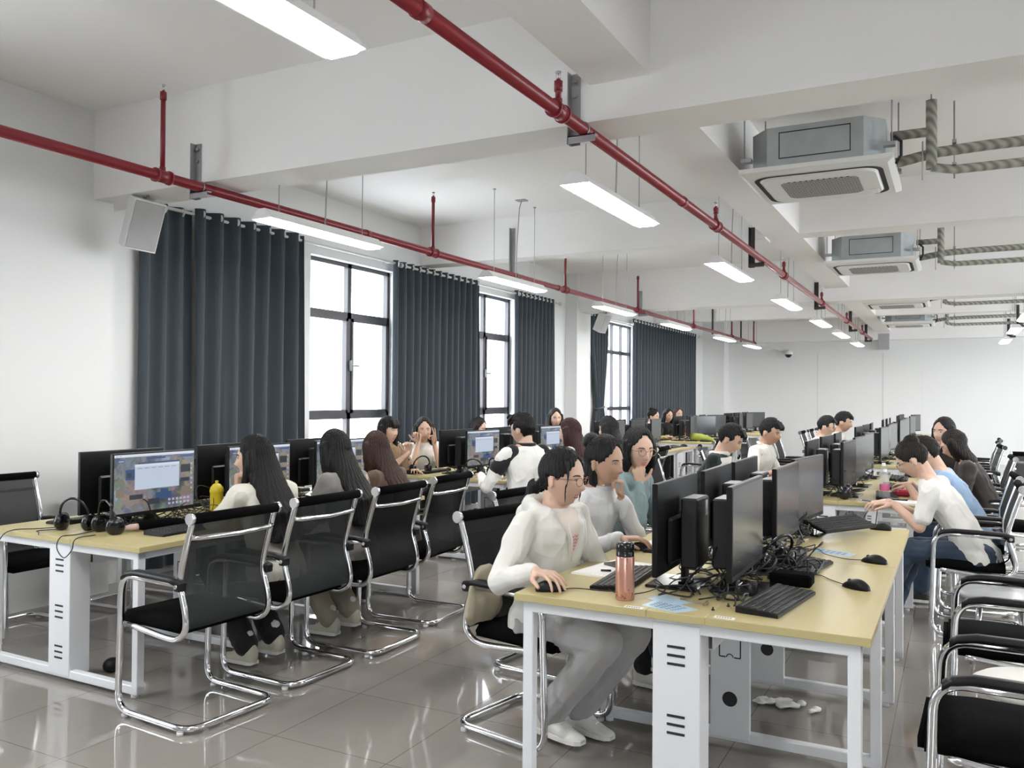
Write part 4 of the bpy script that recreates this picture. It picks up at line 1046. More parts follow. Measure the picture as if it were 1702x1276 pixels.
    solid('hair', hm, HAIR[hair], root, max(.0048, fine * .8), 5, hd)
    # clothes
    if shirt:
        cm = MB(); ad = .017
        tor(cm, [(a_, b_ - (.006 if d_ > 1.01 else 0), c_ - (.004 if d_ > 1.01 else 0), d_ - (.004 if d_ > 1.01 else 0)) for a_, b_, c_, d_ in TR if (.45 if not hood else 0) < d_ < 1.04], ad); 
        for s in (-1, 1):
            sh, el, wr = arms[s]; capsule(cm, sh + Vector((0, -s * .06, .005)), sh, .060, .062)
            if sleeve == 'long': chain(cm, [sh, sh.lerp(el, .5), el], [.063, .058, .052]); chain(cm, [el, el.lerp(wr, .5), wr - (wr - el).normalized() * .015], [.053, .048, .038])
            elif sleeve == 'half': chain(cm, [sh, sh.lerp(el, .5), el], [.063, .060, .056]); capsule(cm, el, el.lerp(wr, .25), .055, .050)
            elif sleeve == 'short': chain(cm, [sh, sh.lerp(el, .72)], [.064, .063])
        if hood:
            for q in range(7):
                a0, a1 = R(50 + q * 37), R(50 + (q + 1) * 37); c0 = T(-.01, 0, 1.03)
                P = lambda a: c0 + Vector((.095 * math.cos(a) - .01, .10 * math.sin(a), .030 * -math.cos(a) - .012))
                capsule(cm, P(a0), P(a1), .030 + .010 * (q in (2, 3, 4)), .030 + .010 * (q in (2, 3, 4)))
            capsule(cm, T(-.12, -.05, .98), T(-.12, .05, .98), .05, .05); 
        if collar:
            for q in range(8):
                a0, a1 = R(30 + q * 37.5), R(30 + (q + 1) * 37.5); c0 = T(.0, 0, 1.035)
                P = lambda a: c0 + Vector((.066 * math.cos(a), .070 * math.sin(a), -.018 * math.cos(a)))
                capsule(cm, P(a0), P(a1), .010, .010, 8)
        sd = x * 3.1 + y
        solid('hoodie' if hood else ('shirt' if collar or sleeve != 'short' else 'tee_shirt'), cm, shirt, root, fine * 1.15, 3, lambda co: (.008 if hood else .012) * (1 - np.abs(wob(co * np.array([1, 1, .6]), 24, sd)) * 2.2) ** 3 * .55 + .007 * wob(co, 42, sd + 1) - .003)
    if collar:
        co_ = [c_ for c_ in root.children if c_.name.startswith('shirt')][0]
        for s in (-1, 1):
            A, B, C_, D_ = T(.05, s * .006, 1.03), T(.03, s * .056, 1.045), T(.04, s * .060, 1.0), T(.08, s * .028, .975)
            decal(co_, [[A.lerp(B, j / 4).lerp(D_.lerp(C_, j / 4), i / 4) for j in range(5)] for i in range(5)], .007, 'collar', shirt, root)
    if pants:
        pm = MB(); tor(pm, [r_ for r_ in TR if r_[3] < .60], .010)
        for h_, kn, an in LG: chain(pm, [h_, kn], [.096, .074]); chain(pm, [kn, kn.lerp(an, .5), an + (kn - an).normalized() * .012], [.073, .072, .066])
        solid('trousers', pm, pants, root, fine * 1.25, 5, lambda co: .010 * (1 - np.abs(wob(co, 22, x + 2)) * 2) ** 3 * .5 + .004 * wob(co, 50, y))
    if shoes:
        for h_, kn, an in LG:
            s_ = MB(); a = an - Vector((0, 0, .045)); S = [(-.060, .028, .10), (-.035, .038, .125), (.02, .040, .115), (.055, .042, .080), (.09, .043, .056), (.13, .042, .040), (.165, .034, .034), (.185, .015, .026)]
            s_.loft([[(a.x + px, a.y + w_ * math.cos(R(t)), a.z - .045 + max(.010, h_ * (.5 + .5 * math.sin(R(t)))) * 1.0) for t in range(0, 360, 24)] for px, w_, h_ in S]); capsule(s_, a + Vector((-.01, 0, 0)), an + Vector((-.01, 0, .02)), .040, .036)
            so = s_.build('shoe', shoes, root); k_ = MB(); capsule(k_, an + Vector((.004, 0, .055)), an + Vector((.006, 0, -.01)), .041, .043); k_.build('sock', BLKP if shoes is SHB else cloth('white_sock', (.70, .69, .67)), root)
            t_ = MB(); t_.loft([[(a.x + px, a.y + (w_ + .004) * q, a.z - .045 + z) for q, z in ((-1, 0), (1, 0), (1, .018), (-1, .018))] for px, w_, h_ in S], smooth=False); t_.build('sole', PAPER, so)
            l_ = MB()
            for k in range(5): zz_ = a.z - .045 + (.118, .098, .076, .062, .054)[k]; l_.tube([(a.x + .018 + k * .019, a.y - .026, zz_ - .014), (a.x + .028 + k * .019, a.y, zz_ + .003), (a.x + .018 + k * .019, a.y + .026, zz_ - .014)], .0034, 6)
            l_.build('laces', PAPER, so)
    if glasses:
        gm_ = MB(); gm_.M = H; gx = face_x(0, -.005) + .004
        for s in (-1, 1):
            gm_.tube([(gx - .010 * abs(math.cos(R(a)) * .020 + .033) / .05, s * (.033 + .021 * math.cos(R(a))), -.004 + .018 * math.sin(R(a))) for a in range(0, 360, 20)], .0013, 6, closed=True)
            gm_.tube([(gx - .010, s * .054, .004), (.02, s * .077, .004), (-.02, s * .078, -.004)], .0014, 6)
        gm_.tube([(gx, -.012, .0), (gx + .002, 0, .004), (gx, .012, .0)], .0013, 6); gm_.build('glasses', glasses, root)
    if extra: extra(root, H, T, arms, HR)
    return root
GOLD = mat('thin_gold_glasses', (.35, .22, .16), .25, .9); GDARK = mat('dark_glasses_frame', (.03, .02, .03), .3)
W1 = cloth('cream_white_fleece', (.72, .71, .67)); W2 = cloth('white_cotton_shirt', (.70, .71, .73), .7); TEAL = cloth('grey_teal_cotton', (.20, .27, .28)); GREYJ = cloth('grey_jacket_cloth', (.22, .21, .20)); BRN = cloth('brown_coat_cloth', (.11, .07, .05))
GREYP = cloth('light_grey_sweat_cloth', (.42, .41, .41)); BLKP = cloth('black_trouser_cloth', (.015, .015, .017)); JEAN = cloth('blue_denim', (.035, .055, .09), .8, .2); TEE = cloth('white_tee_cotton', (.78, .77, .74)); BLUT = cloth('pale_blue_cotton', (.32, .46, .66)); HOODK = cloth('dark_brown_sweat_cloth', (.035, .028, .026)); TAN = cloth('tan_knit', (.26, .17, .10)); KHAKI = cloth('khaki_cloth', (.32, .28, .22)); JBLK = cloth('black_green_jersey', (.012, .022, .020)); CAMO = mat('camouflage_top', (.12, .10, .06), .8, var=.7, vscale=12)
SHW = mat('white_canvas_shoe', (.72, .70, .66), .6); SHB = mat('black_shoe', (.03, .03, .03), .5); SHC = mat('cream_trainer', (.66, .62, .50), .6)

def decal(o, G, off, name, m, root):
    from mathutils.bvhtree import BVHTree
    bv = BVHTree.FromPolygons([v.co for v in o.data.vertices], [tuple(p.vertices) for p in o.data.polygons]); V = []
    for row in G:
        for p in row:
            h = bv.ray_cast(p + Vector((.3, 0, .05)), Vector((-1, 0, -.1)).normalized()); q = h[0] if h[0] is not None else p
            V.append(q + Vector((off, 0, off * .3)))
    n = len(G[0]); N = len(V); V2 = [v - Vector((off * .9, 0, 0)) for v in V]; F = []
    for i in range(len(G) - 1):
        for k in range(n - 1): a = i * n + k; F.append((a, a + 1, a + n + 1, a + n)); F.append((N + a, N + a + n, N + a + n + 1, N + a + 1))
    mb = MB(); mb.add(V + V2, F, True); return mb.build(name, m, root)
def hoodie_extra(root, H, T, arms, HR):
    m = MB()
    for s in (-1, 1): m.tube([T(.130, s * .060, .97), T(.156, s * .050, .90), T(.160, s * .045, .80)], .0028, 6)
    m.build('drawstring', W1, root)
    ho = [c_ for c_ in root.children if c_.name.startswith('hoodie')][0]
    G = []
    for i in range(11):
        pz = 1.0 - .022 * i; w_ = .068 * (1 - i / 10.5) ** .8 + .004; G.append([T(.12, w_ * (k / 4 - 1), pz) for k in range(9)])
    decal(ho, G, .0035, 'inner_tee', cloth('white_inner_tee', (.74, .66, .60)), root)
    for k in range(5):
        pz = .885 - .015 * k; w_ = .022 - .003 * k
        decal(ho, [[T(.12, w_ * (j / 2 - 1), pz + .004 * (-1) ** j) for j in range(5)], [T(.12, w_ * (j / 2 - 1), pz - .007 + .004 * (-1) ** j) for j in range(5)]], .006, 'tee_print', mat('pink_print', (.70, .28, .28), .6), root)
    m = MB(); p = H @ Vector((-.112, 0, -.035)); m.ell(p, (.022, .026, .026)); m.build('hair_tie', mat('pale_hair_tie', (.45, .42, .42), .5), root)
person('woman in a white hoodie and glasses using a mouse at the nearest middle desk', -1.64, 3.45, -15, 1.245, 'a', 'black', 'pony', W1, 'long', GREYP, SHW, 7, 10, 4, lh=(.34, .10, .72), rh=(.278, -.377, .806), rel=(-.7, -.25, -.7), rhand='mouse', fine=.0048, glasses=GOLD, legs='tuck', hood=True, extra=hoodie_extra)
person('woman in a white collared shirt smiling with her cheek on her hand', -1.82, 4.25, -6, 1.27, 'b', 'black', 'half', W2, 'long', BLKP, SHW, 13, -8, 6, roll=4, lh='face', lel=(.5, .25, -1), lhand='fist', rh=(.38, -.24, .800), rhand='mouse', fine=.005, legs='cross', collar=True, smile=True,
    extra=lambda root, H, T, arms, HR: (lambda m: (m.ell(H @ Vector((-.085, 0, .085)), (.05, .045, .05)), m.build('top_knot', HAIR['black'], root)))(MB()))
person('woman in a teal shirt and round glasses resting her chin on a fist', -1.91, 5.02, -8, 1.30, 'a', 'black', 'shoulder', TEAL, 'long', BLKP, SHB, 14, -32, 6, rh='face', rel=(.5, -.25, -1), rhand='fist', fine=.0055, glasses=GOLD, legs='fwd')
person('woman with long straight black hair resting her chin on her hand', -3.36, 3.60, 178, 1.235, 'a', 'black', 'long', cloth('cream_blouse', (.68, .66, .58)), 'half', BLKP, SHC, 16, 34, 0, lh='face', lel=(.5, .45, -1), lhand='fist', fine=.006, legs='tuck')
person('woman with long black hair in a grey jacket, seen from behind', -3.34, 4.28, 182, 1.25, 'a', 'black', 'long', GREYJ, 'long', KHAKI, SHC, 14, -4, 8, fine=.007, legs='tuck')
person('woman with long brown hair in a dark brown coat, seen from behind', -3.42, 4.88, 186, 1.21, 'a', 'brown', 'long', BRN, 'long', BLKP, SHB, 18, -10, 10, fine=.007, legs='fwd')
person('dark haired woman in a brown short sleeved top looking at her neighbour', -5.02, 6.78, -18, 1.27, 'a', 'dark', 'bangs', TAN, 'short', BLKP, SHB, 10, 12, 0, rh=(.40, .05, .95), rel=(.1, -.3, -1), lh=(.42, .1, .79), rhand='up', fine=.007)
person('woman with long dark hair raising two fingers beside her face', -5.02, 7.45, -28, 1.25, 'a', 'dark', 'long', TEE, 'short', BLKP, SHB, 10, -20, 2, lh=(.26, .05, 1.0), lel=(.2, .2, -1), lhand='two', rh=(.26, -.14, 1.02), rel=(.2, -.3, -1), rhand='up', fine=.006)
def bw_extra(root, H, T, arms, HR):
    for s in (-1, 1):
        m = MB(); sh, el, wr = arms[s]; capsule(m, sh + Vector((.0, -s * .055, .012)), sh.lerp(el, .42) + Vector((-.002, s * .002, .004)), 0.071, 0.071); m.build('shoulder_stripe', BLKP, root)
    m = MB(); m.tube([T(.062 * math.cos(R(a)) - .005, .066 * math.sin(R(a)), 1.035) for a in range(0, 360, 24)], .015, 8, closed=True); m.build('collar_rib', BLKP, root)
person('short haired person in a white jacket with black shoulders, back turned', -3.13, 6.30, 150, 1.36, 'a', 'black', 'short', TEE, 'long', BLKP, SHB, 6, 20, 6, fine=.0065, width=1.15, extra=bw_extra, glasses=GDARK, lh=(.38, .24, .82))
person('person with dark hair tied up behind the white jacket', -5.05, 9.55, 5, 1.26, 'a', 'black', 'bun', BLKP, 'long', BLKP, SHB, 8, 0, 10)
person('person mostly hidden behind the second desk monitors, dark hair', -5.10, 8.65, 0, 1.22, 'a', 'dark', 'long', BLKP, 'long', BLKP, SHB, 8, 0, 12)
person('smiling woman with long dark hair in a camouflage top by the curtain', -4.98, 10.75, -42, 1.33, 'a', 'dark', 'long', CAMO, 'long', BLKP, SHB, 4, -8, 3, smile=True, fine=.007, lh=(.34, .1, .98), lel=(0, .3, -1), lhand='up')
person('woman with long reddish hair in a pale top, back turned', -3.18, 7.55, 178, 1.265, 'a', 'red', 'long', cloth('pale_pink_cotton', (.70, .66, .66)), 'short', BLKP, SHB, 10, 8, 6)
person('dark haired person past the reddish haired woman, back turned', -3.14, 8.55, 180, 1.27, 'a', 'black', 'shoulder', BLKP, 'long', BLKP, SHB, 12, 0, 8, width=1.1)
def jersey_extra(root, H, T, arms, HR):
    m = MB(); RR = []
    for px, rx, ry, pz in ((0, .128, .165, .56), (.0, .112, .150, .70), (.0, .118, .158, .82), (-.004, .112, .160, .92), (-.01, .092, .13, .99)):
        RR.append([T(px + (rx + .030) * math.cos(R(a)), (ry + .030) * math.sin(R(a)), pz) for a in range(-84, 85, 12)] + [T(px + (rx - .01) * math.cos(R(a)), (ry - .01) * math.sin(R(a)), pz) for a in range(84, -85, -12)])
    m.loft(RR); m.build('white_front_panel', TEE, root)
    m = MB(); m.tube([T(.072 * math.cos(R(a)) - .005, .078 * math.sin(R(a)), 1.02) for a in range(0, 360, 24)], .022, 8, closed=True); m.build('white_collar', TEE, root)
person('young man in a jersey with black back and white collar, head bowed', -2.04, 7.35, 6, 1.265, 'a', 'black', 'short', JBLK, 'long', BLKP, SHB, 24, -4, 26, fine=.0065, extra=jersey_extra, width=1.05)
person('young man in a white polo shirt writing at the second middle desk', -1.84, 8.70, -10, 1.28, 'b', 'black', 'short', TEE, 'short', BLKP, SHB, 16, -4, 14, fine=.0065, collar=True, rh=(.34, -.16, .79), lh=(.36, .14, .79))
person('person with round glasses and a white and black top in the far pair', -1.64, 11.25, 0, 1.26, 'a', 'black', 'short', TEE, 'long', BLKP, SHB, 16, 0, 14, glasses=GDARK)
person('person with side parted hair and an open white shirt in the far pair', -1.52, 12.15, 0, 1.31, 'b', 'black', 'short', TEE, 'long', BLKP, SHB, 14, 0, 10)
def bud(root, H, T, arms, HR):
    m = MB(); m.ell(H @ Vector((.0, .080, -.022)), (.008, .006, .010), 8, 6); m.build('earbud', WPLAS, root)
person('woman in a white tee and jeans with glasses bent over the desk corner', .155, 6.22, 172, 1.20, 'a', 'dark', 'up', TEE, 'short', JEAN, SHB, 33, 6, 30, fine=.0055, glasses=GOLD, lh=(.50, .12, .80), rh=(.56, .0, .80), lel=(-.3, .3, -1), rel=(-.3, -.3, -1), lhand='type', rhand='type', legs='stretch', extra=bud)
person('person in a pale blue tee holding a phone beside the woman in the white tee', .20, 7.02, 178, 1.20, 'a', 'dark', 'short', BLUT, 'short', JEAN, SHB, 32, 0, 26, lh=(.50, .10, .86), rh=(.50, -.10, .86), lhand='type', rhand='type')
person('person in a dark hooded top with brown black hair bending forward', .30, 8.10, 176, 1.22, 'a', 'dark', 'shoulder', HOODK, 'long', BLKP, SHB, 24, 0, 24, width=1.12)
person('person with shoulder length black hair leaning chin on hand, facing the camera', .06, 9.25, 222, 1.31, 'a', 'black', 'shoulder', HOODK, 'long', BLKP, SHB, 16, 12, 0, rh='face', rel=(.5, -.3, -1), rhand='fist')
person('person with a dark bun and yellow collar at the fourth window row desk', -4.95, 14.75, 0, 1.27, 'a', 'black', 'up', cloth('mustard_cotton', (.45, .36, .12)), 'long', BLKP, SHB, 8, -10, 8)
person('person with glasses and dark hair at the fourth window row desk', -4.95, 15.65, -20, 1.27, 'a', 'black', 'shoulder', BLKP, 'long', BLKP, SHB, 10, -20, 8, glasses=GDARK)
person('person in red at the far end of the fourth window row desk', -4.98, 16.45, -20, 1.29, 'a', 'brown', 'shoulder', cloth('dull_red_cotton', (.22, .05, .05)), 'long', BLKP, SHB, 8, -20, 4)

# ------------------------------------------------------------------ things on and around the desks
def loops(mb, rnd, x0, x1, y0, y1, z, n, r=.0028, hz=.10, seg=6):
    for _ in range(n):
        P = []; x, y = rnd.uniform(x0, x1), rnd.uniform(y0, y1); d = rnd.uniform(0, 6.28)
        K = seg + rnd.randint(0, 3); amp = abs(rnd.gauss(0, hz)); turn = rnd.choice((-1, 1)) * rnd.uniform(.5, 1.3)
        for k in range(K):
            P.append((min(max(x, x0), x1), min(max(y, y0), y1), z + r * 1.2 + amp * math.sin(math.pi * k / (K - 1)) ** 2 + rnd.uniform(0, .006)))
            d += turn + rnd.uniform(-.4, .4); st = rnd.uniform(.03, .08); x += st * math.cos(d); y += st * math.sin(d)
        mb.tube(smooth_path(P, 4), r * rnd.uniform(.7, 1.5), 5, cap=False)
rc = random.Random(5)
for rk, rowx, rn in (('A', AX, 'window'), ('B', BX, 'middle')):
    for i, y0 in enumerate(TY):
        m = MB()
        near = i == 0
        loops(m, rc, rowx - .17, rowx + .17, y0 + .18, y0 + 2.35, TZ, 75 if near else (45 if i == 1 else 22), .0028 if i < 2 else .0036, .07)
        for j in range(3):                                   # leads dropping from the computer cases
            for s_ in (-1, 1):
                for k in range(3 if i < 3 else 1):
                    yy = y0 + .43 + j * .815 + rc.uniform(-.07, .07); xx = rowx + s_ * .055
                    m.tube(smooth_path([(xx, yy, TZ + .12 + .06 * k), (xx - s_ * .03, yy + .05, TZ + .10), (xx + s_ * .02, yy + rc.uniform(-.12, .12), TZ + .03), (xx + rc.uniform(-.06, .06), yy + rc.uniform(-.2, .2), TZ + .004)], 4), .003, 5, cap=False)
        o = m.build('cable_tangle', CABLE, None, label='tangle of black cables between the monitors of the %s %s row desk' % (ordn[i], rn), cat='cables', kind='stuff')
def headset(x, y, rz, label, rx=80, mic=True):
    root = empty('headset', (x, y, TZ), rz); tag(root, label, 'headset', 'black headsets on the desks'); root.scale = (1.22, 1.22, 1.22)
    Mx = Matrix.Translation((0, 0, .042)) @ Matrix.Rotation(R(rx), 4, 'X')
    b = MB(); b.M = Mx; b.tube([(.072 * math.cos(R(a)), .0, .085 * math.sin(R(a)) + .02) for a in range(0, 181, 12)], .006, 8); b.build('headband', BLACKG, root)
    for s_ in (-1, 1):
        c = MB(); c.M = Mx; c.lathe([(0, -.018), (.034, -.018), (.041, -.008), (.041, .010), (.030, .016), (0, .016)], (s_ * .066, 0, -.005), 18, 'x'); c.build('ear_cup', BLACKG, root)
    if mic: c = MB(); c.M = Mx; c.tube(smooth_path([(-.08, 0, -.01), (-.09, .04, .0), (-.07, .10, .02), (-.05, .13, .02)], 4), .0028, 6); c.ell((-.05, .13, .02), (.007, .007, .010), 8, 6); c.build('microphone', CABLE, root)
    return root
def ydesk(z=.75): return z
headset(-4.27, 3.00, R(20), 'black headset lying nearest the window on the nearest window row desk', 12, False)
headset(-4.03, 3.02, R(-10), 'glossy black headset with raised microphone left of the nearest lit monitor', 8)
for nm, P in (('left', [(-4.34, 2.98, .765), (-4.45, 2.90, .757), (-4.52, 2.80, .756), (-4.60, 2.785, .70), (-4.66, 2.78, .56), (-4.70, 2.79, .50)]), ('short', [(-4.31, 2.96, .76), (-4.38, 2.86, .757), (-4.33, 2.83, .757), (-4.27, 2.79, .755)]), ('looped', [(-4.07, 2.97, .765), (-4.09, 2.88, .757), (-4.10, 2.80, .755), (-4.11, 2.785, .70), (-4.05, 2.783, .655), (-3.99, 2.785, .70), (-3.98, 2.80, .755), (-3.99, 2.92, .758)])):
    m = MB(); m.tube(smooth_path(P, 6), .0028, 6); m.build('headset_lead', CABLE, None, label='%s black headset lead at the front edge of the nearest window row desk' % nm, cat='cable')
um = empty('folded_umbrella', (-3.93, 3.16, TZ), R(62)); tag(um, 'folded black umbrella with a pale pink handle in front of the lit monitor', 'umbrella')
m = MB(); m.tube([(-.02, 0, .03), (.04, 0, .031), (.12, 0, .032), (.20, 0, .03), (.23, 0, .026)], .03, 12, radii=[.022, .030, .033, .028, .014]); m.build('canopy', BLACKC, um)
m = MB(); m.tube([(-.09, 0, .022), (-.06, 0, .024), (-.02, 0, .026)], .017, 12, radii=[.012, .018, .017]); m.tube([(-.09, 0, .02), (-.12, -.01, .008), (-.15, -.02, .004)], .003, 6); m.build('handle', mat('pale_pink_plastic', (.62, .45, .40), .4), um)
def bottle(name, x, y, label, col, h=.21, r=.034, capc=None, z=TZ, clear=False, cat='bottle'):
    root = empty(name, (x, y, z)); tag(root, label, cat)
    m = MB(); m.lathe([(0, .001), (r * .9, .001), (r, .008), (r, h * .62), (r * .92, h * .70), (r * .45, h * .86), (r * .38, h * .93), (0, h * .93)] if clear or capc else [(0, 0), (r, .004), (r, h * .8), (0, h * .8)], (0, 0, 0), 24); m.build('body', col, root)
    m = MB(); m.lathe([(r * .42, h * .90), (r * .42, h), (0, h)], (0, 0, 0), 16); m.build('cap', capc or WPLAS, root)
    return root
yb = empty('yellow_bottle', (-4.12, 3.86, TZ)); tag(yb, 'bright yellow drink bottle with a small cap in front of the black haired woman', 'bottle')
YEL = mat('yellow_plastic', (.70, .55, .03), .35); m = MB(); m.lathe([(0, 0), (.038, .004), (.040, .02), (.040, .13), (.043, .135), (.043, .145), (.038, .165), (.020, .185), (0, .19)], (0, 0, 0), 24); m.build('body', YEL, yb)
m = MB(); m.lathe([(.010, .185), (.010, .205), (0, .207)], (0, 0, 0), 12); m.build('cap', YEL, yb)
th = empty('thermos_flask', (-1.085, 2.985, TZ)); tag(th, 'rose pink metal thermos flask with black lid beside the hooded woman', 'flask')
PINK = mat('rose_metal', (.62, .33, .27), .28, .65); m = MB(); m.lathe([(0, 0), (.033, 0), (.035, .004), (.035, .158), (.034, .160), (0, .160)], (0, 0, 0), 32); m.build('body', PINK, th)
m = MB(); m.lathe([(.0335, .160), (.0335, .176), (.032, .178), (.034, .182), (.034, .203), (.030, .210), (0, .212)], (0, 0, 0), 32); m.build('lid', BLACKG, th)
m = MB(); rr_ = random.Random(9)
for k in range(26):
    a, z = rr_.uniform(3.6, 6.2), .008 + abs(rr_.gauss(0, .022)); m.ell((.0350 * math.cos(a), .0350 * math.sin(a), z), (.0016, .0016, .0026), 6, 4)
for a in (5.2, 5.3): m.tube([(.0353 * math.cos(a + .06 * math.cos(t)), .0353 * math.sin(a + .06 * math.cos(t)), .125 + (a - 5.2) * .25 + .008 * math.sin(t)) for t in [q * .7 for q in range(9)]], .0006, 4)
m.build('flower_print', mat('dark_rose_print', (.30, .10, .09), .5), th)
pb = MB(); q = [(-1.44, 3.30), (-1.17, 3.27), (-1.10, 3.62), (-1.37, 3.66)]; pb.prism(q, TZ, TZ + .008); no = pb.build('notebook', PAPER, None, label='open white notepad between the hooded woman and the pink flask', cat='notebook')
m = MB(); m.prism([(-1.43, 3.32), (-1.20, 3.29), (-1.14, 3.60), (-1.37, 3.63)], TZ + .008, TZ + .0095); m.build('loose_page', PAPER, no)
ph = empty('mobile_phone', (-1.29, 3.50, TZ + .0096), R(-30)); tag(ph, 'dark mobile phone lying on the white notepad', 'phone'); m = MB(); m.box(-.078, .078, -.037, .037, 0, .009, .003); m.build('body', mat('phone_grey', (.12, .13, .13), .3), ph); m = MB(); m.box(-.073, .073, -.033, .033, .0085, .0095); m.build('screen', BLACKG, ph)
for k, (x, y, a) in enumerate(((-1.31, 3.37, 20), (-1.20, 3.38, 60))):
    m = MB(); v = Vector((math.cos(R(a)), math.sin(R(a)), 0)) * .022; m.cyl(Vector((x, y, TZ + .0145)) - v, Vector((x, y, TZ + .0145)) + v, .0045, n=10); m.build('pen_cap', BLACKG, None, label=('left' if k == 0 else 'right') + ' small black pen cap lying on the white notepad', cat='pen cap')
m = MB(); m.prism([(-1.42, 4.05), (-1.17, 4.08), (-1.20, 4.32), (-1.40, 4.30)], TZ, TZ + .003); m.build('paper_sheet', PAPER, None, label='white paper sheet beyond the mouse of the woman in the white shirt', cat='paper')
def flyer(pts, col, label, lines=True, z=TZ):
    m = MB(); m.prism(pts, z, z + .0008); o = m.build('flyer', col, None, label=label, cat='flyer')
    if lines:
        A, B, C_, Dd = [Vector((a, b, z + .0010)) for a, b in pts]; q = MB()
        for k in range(6):
            t0 = .15 + k * .12
            for j in range(5): 
                u0 = .12 + j * .15; P = lambda u, v: A.lerp(B, u).lerp(Dd.lerp(C_, u), v); q.add([P(u0, t0), P(u0 + .10, t0), P(u0 + .10, t0 + .05), P(u0, t0 + .05)], [(0, 1, 2, 3)])
        q.build('print', mat('blue_ink', (.06, .10, .25), .5), o)
    return o
FLY = mat('pale_blue_flyer', (.45, .60, .72), .45, var=.15, vscale=25)
flyer([(-1.00, 2.93), (-.86, 2.88), (-.80, 2.96), (-.97, 3.06)], FLY, 'pale blue printed flyer by the front edge of the nearest middle desk')
flyer([(-1.02, 3.03), (-.90, 2.98), (-.84, 3.05), (-.98, 3.12)], FLY, 'pale blue flyer lying under the first one beside the pink flask', False, TZ + .001)
flyer([(-.62, 4.36), (-.44, 4.30), (-.42, 4.40), (-.60, 4.48)], FLY, 'shiny pale blue flyer between the keyboards of the nearest middle desk')
for k, (x, y, nm) in enumerate(((-1.02, 2.885, 'left of the front seam'), (-.70, 2.90, 'right of the front seam'))):
    m = MB(); m.prism([(x - .03, y - .012), (x + .04, y - .016), (x + .04, y + .012), (x - .03, y + .016)], TZ, TZ + .0006); o = m.build('desk_label', PAPER, None, label='small white numbered sticker on the desk ' + nm, cat='sticker')
    q = MB()
    for j in range(6): q.box(x - .022 + j * .009, x - .017 + j * .009, y - .004, y + .004, TZ + .0006, TZ + .0009)
    q.build('print', SLOT, o)
m = MB(); m.tube([(-.90, 3.07, TZ + .004), (-.80, 3.04, TZ + .004)], .0028, 6); m.tube([(-.80, 3.025, TZ + .005), (-.797, 3.06, TZ + .005)], .005, 8); m.build('hex_key', mat('brass_tool', (.45, .38, .25), .35, .8), None, label='small brass coloured tool lying behind the pale blue flyer', cat='tool')
for k, (x, y) in enumerate(((-.755, 2.98), (-.72, 3.06))): m = MB(); m.lathe([(0, 0), (.006, 0), (.006, .004), (.003, .006), (.003, .012), (0, .012)], (x, y, TZ), 10); m.build('screw', SLOT, None, label=('nearer' if k == 0 else 'farther') + ' loose dark screw on the middle strip of the near desk', cat='screw')
# heap of headset leads and a black box in the middle of the near desk
hb = MB(); hb.box(-.66, -.50, 3.50, 3.60, TZ, TZ + .05, .008); hb.build('black_case', BLACKC, None, label='soft black case beside the heap of leads on the near middle desk', cat='case')
m = MB(); loops(m, rc, -.80, -.52, 3.55, 4.02, TZ, 40, .003, .05); m.build('lead_heap', CABLE, None, label='heap of black headset leads right of the nearest aisle side monitor', cat='cables', kind='stuff')
headset(-.70, 3.80, R(60), 'black headset buried in the heap of leads on the near middle desk', 30)
headset(-3.93, 6.75, R(20), 'black headset at the near left of the second window row desk', 20); headset(-3.80, 6.95, R(-20), 'second black headset in front of the lit monitor on the second window row desk', 20)
headset(-4.55, 6.80, R(60), 'black headset by the elbow of the woman in the brown top', 20)
ts = MB(); r_ = random.Random(4)
for k in range(7): ts.ell((-3.72 + r_.uniform(-.05, .05), 6.78 + r_.uniform(-.04, .04), TZ + .012), (r_.uniform(.02, .04), r_.uniform(.02, .035), r_.uniform(.012, .03)), 7, 5, Matrix.Rotation(r_.uniform(0, 3), 3, 'X'))
ts = solid('crumpled_tissue', ts, PAPER, None, .006, 1, lambda co: .006 * wob(co, 120, 1)); tag(ts, 'crumpled white tissue at the corner of the second window row desk', 'tissue')
ts = MB()
for k in range(10): ts.ell((-.72 + r_.uniform(-.13, .13), 4.28 + r_.uniform(-.04, .04), .012), (r_.uniform(.03, .06), r_.uniform(.02, .04), r_.uniform(.006, .015)), 7, 5, Matrix.Rotation(r_.uniform(0, 3), 3, 'Z'))
ts = solid('crumpled_paper', ts, PAPER, None, .007, 1, lambda co: .006 * wob(co, 90, 2)); ts.location.z = .004; tag(ts, 'crumpled white paper on the floor under the nearest middle desk', 'paper')
# beige tote bag on the hooded woman's chair
tb = MB(); tb.loft([[(-1.895 + .045 * k * math.cos(R(a)), 3.36 + .15 * k * math.sin(R(a)), z) for a in range(0, 360, 30)] for z, k in ((.485, .85), (.53, 1.05), (.60, 1.0), (.66, .8), (.71, .5), (.73, .25))]); tb = solid('tote_bag', tb, mat('beige_canvas', (.40, .35, .26), .85, var=.1), None, .008, 2, lambda co: .010 * wob(co, 40, 3)); tag(tb, 'crumpled beige canvas bag behind the hooded woman on her chair', 'bag')
gb = MB(); gb.loft([[(-3.85 + px, 14.35 + .09 * math.cos(R(a)) * k, TZ + .075 * k + .07 * math.sin(R(a)) * k) for a in range(0, 360, 30)] for px, k in ((-.16, .9), (-.15, 1.0), (0, .9), (.15, .6), (.22, .3))]); gb = solid('green_bag', gb, mat('olive_green_cloth', (.28, .32, .05), .7), None, .012, 2, lambda co: .008 * wob(co, 35, 3)); tag(gb, 'olive green drawstring pouch on a far window row desk', 'bag')
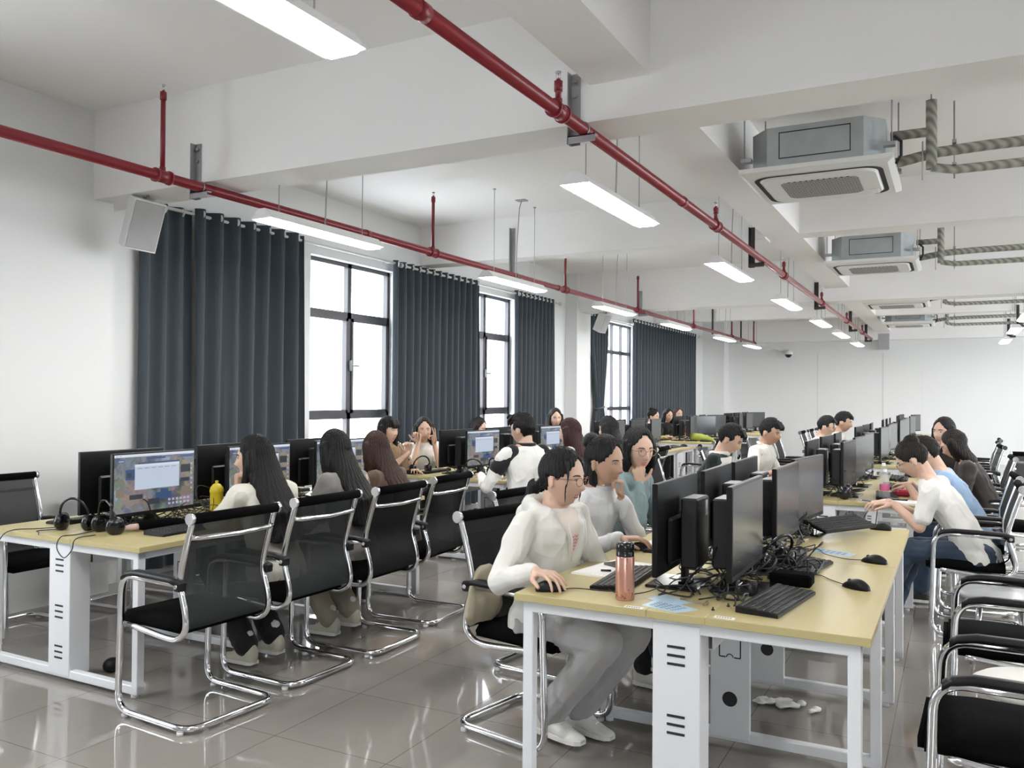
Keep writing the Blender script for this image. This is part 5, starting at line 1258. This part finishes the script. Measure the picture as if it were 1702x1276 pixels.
bottle('water_bottle', -.46, 6.86, 'clear water bottle with pink label nearer the bent woman', BOTTLEP, .23, .033, WPLAS, clear=True); bottle('water_bottle', -.50, 7.35, 'clear water bottle with white cap behind the pink labelled bottle', BOTTLEP, .24, .033, WPLAS, clear=True)
m = MB(); m.lathe([(.0340, .07), (.0343, .072), (.0343, .115), (.0340, .117)], (0, 0, 0), 20); bo_ = [o_ for o_ in D.objects if o_.get('label', '').startswith('clear water bottle with pink')][0]; m.build('pink_label', mat('pink_label_film', (.60, .12, .25), .4), bo_)
rp = MB(); rp.box(-.42, -.30, 7.15, 7.30, TZ, TZ + .05, .015); rp.build('red_packet', mat('crimson_packet', (.45, .02, .06), .4), None, label='crimson packet on the desk beside the clear water bottles', cat='packet')
wp = MB(); wp.prism([(-.52, 6.64), (-.18, 6.60), (-.16, 6.78), (-.44, 6.88)], TZ, TZ + .012); wp.build('writing_pad', PAPER, None, label='thick white pad under the hands of the bent woman', cat='notepad')
ph2 = MB(); ph2.box(-.44, -.30, 6.76, 6.83, TZ + .012, TZ + .021, .003); ph2.build('mobile_phone', BLACKG, None, label='black phone on the white pad of the bent woman', cat='phone')
ph3 = MB(); ph3.M = Matrix.Translation((-.36, 6.98, .90)) @ Matrix.Rotation(R(-35), 4, 'Y'); ph3.box(-.037, .037, -.075, .075, 0, .009, .003); ph3.build('mobile_phone', BLACKG, None, label='dark phone held by the person in the pale blue tee', cat='phone')
hd_ = headset(-.72, 6.80, R(90), 'large black headset standing at the front of the second middle desk', 80)
kp = MB(); kp.box(-.62, -.50, 6.66, 6.72, TZ, TZ + .004); kp.build('round_mirror', mat('pale_blue_disc', (.50, .58, .68), .2), None, label='pale blue card at the front edge of the second middle desk', cat='card')
m = MB(); m.tube(smooth_path([(-.60, 6.70, .757), (-.53, 6.60, .757), (-.55, 6.585, .70), (-.60, 6.58, .60), (-.62, 6.58, .52)], 5), .0035, 6); m.tube(smooth_path([(-.52, 6.66, .757), (-.49, 6.59, .757), (-.49, 6.58, .70), (-.50, 6.58, .60)], 5), .0035, 6); m.build('headset_lead', CABLE, None, label='black lead hanging over the front of the second middle desk', cat='cable')
pwr = MB(); pwr.ell((-4.02, 3.05, .04), (.04, .05, .04)); pwr.build('cable_grommet', BLACKP, None, label='round black plug box at the foot of the nearest desk column', cat='plug box')
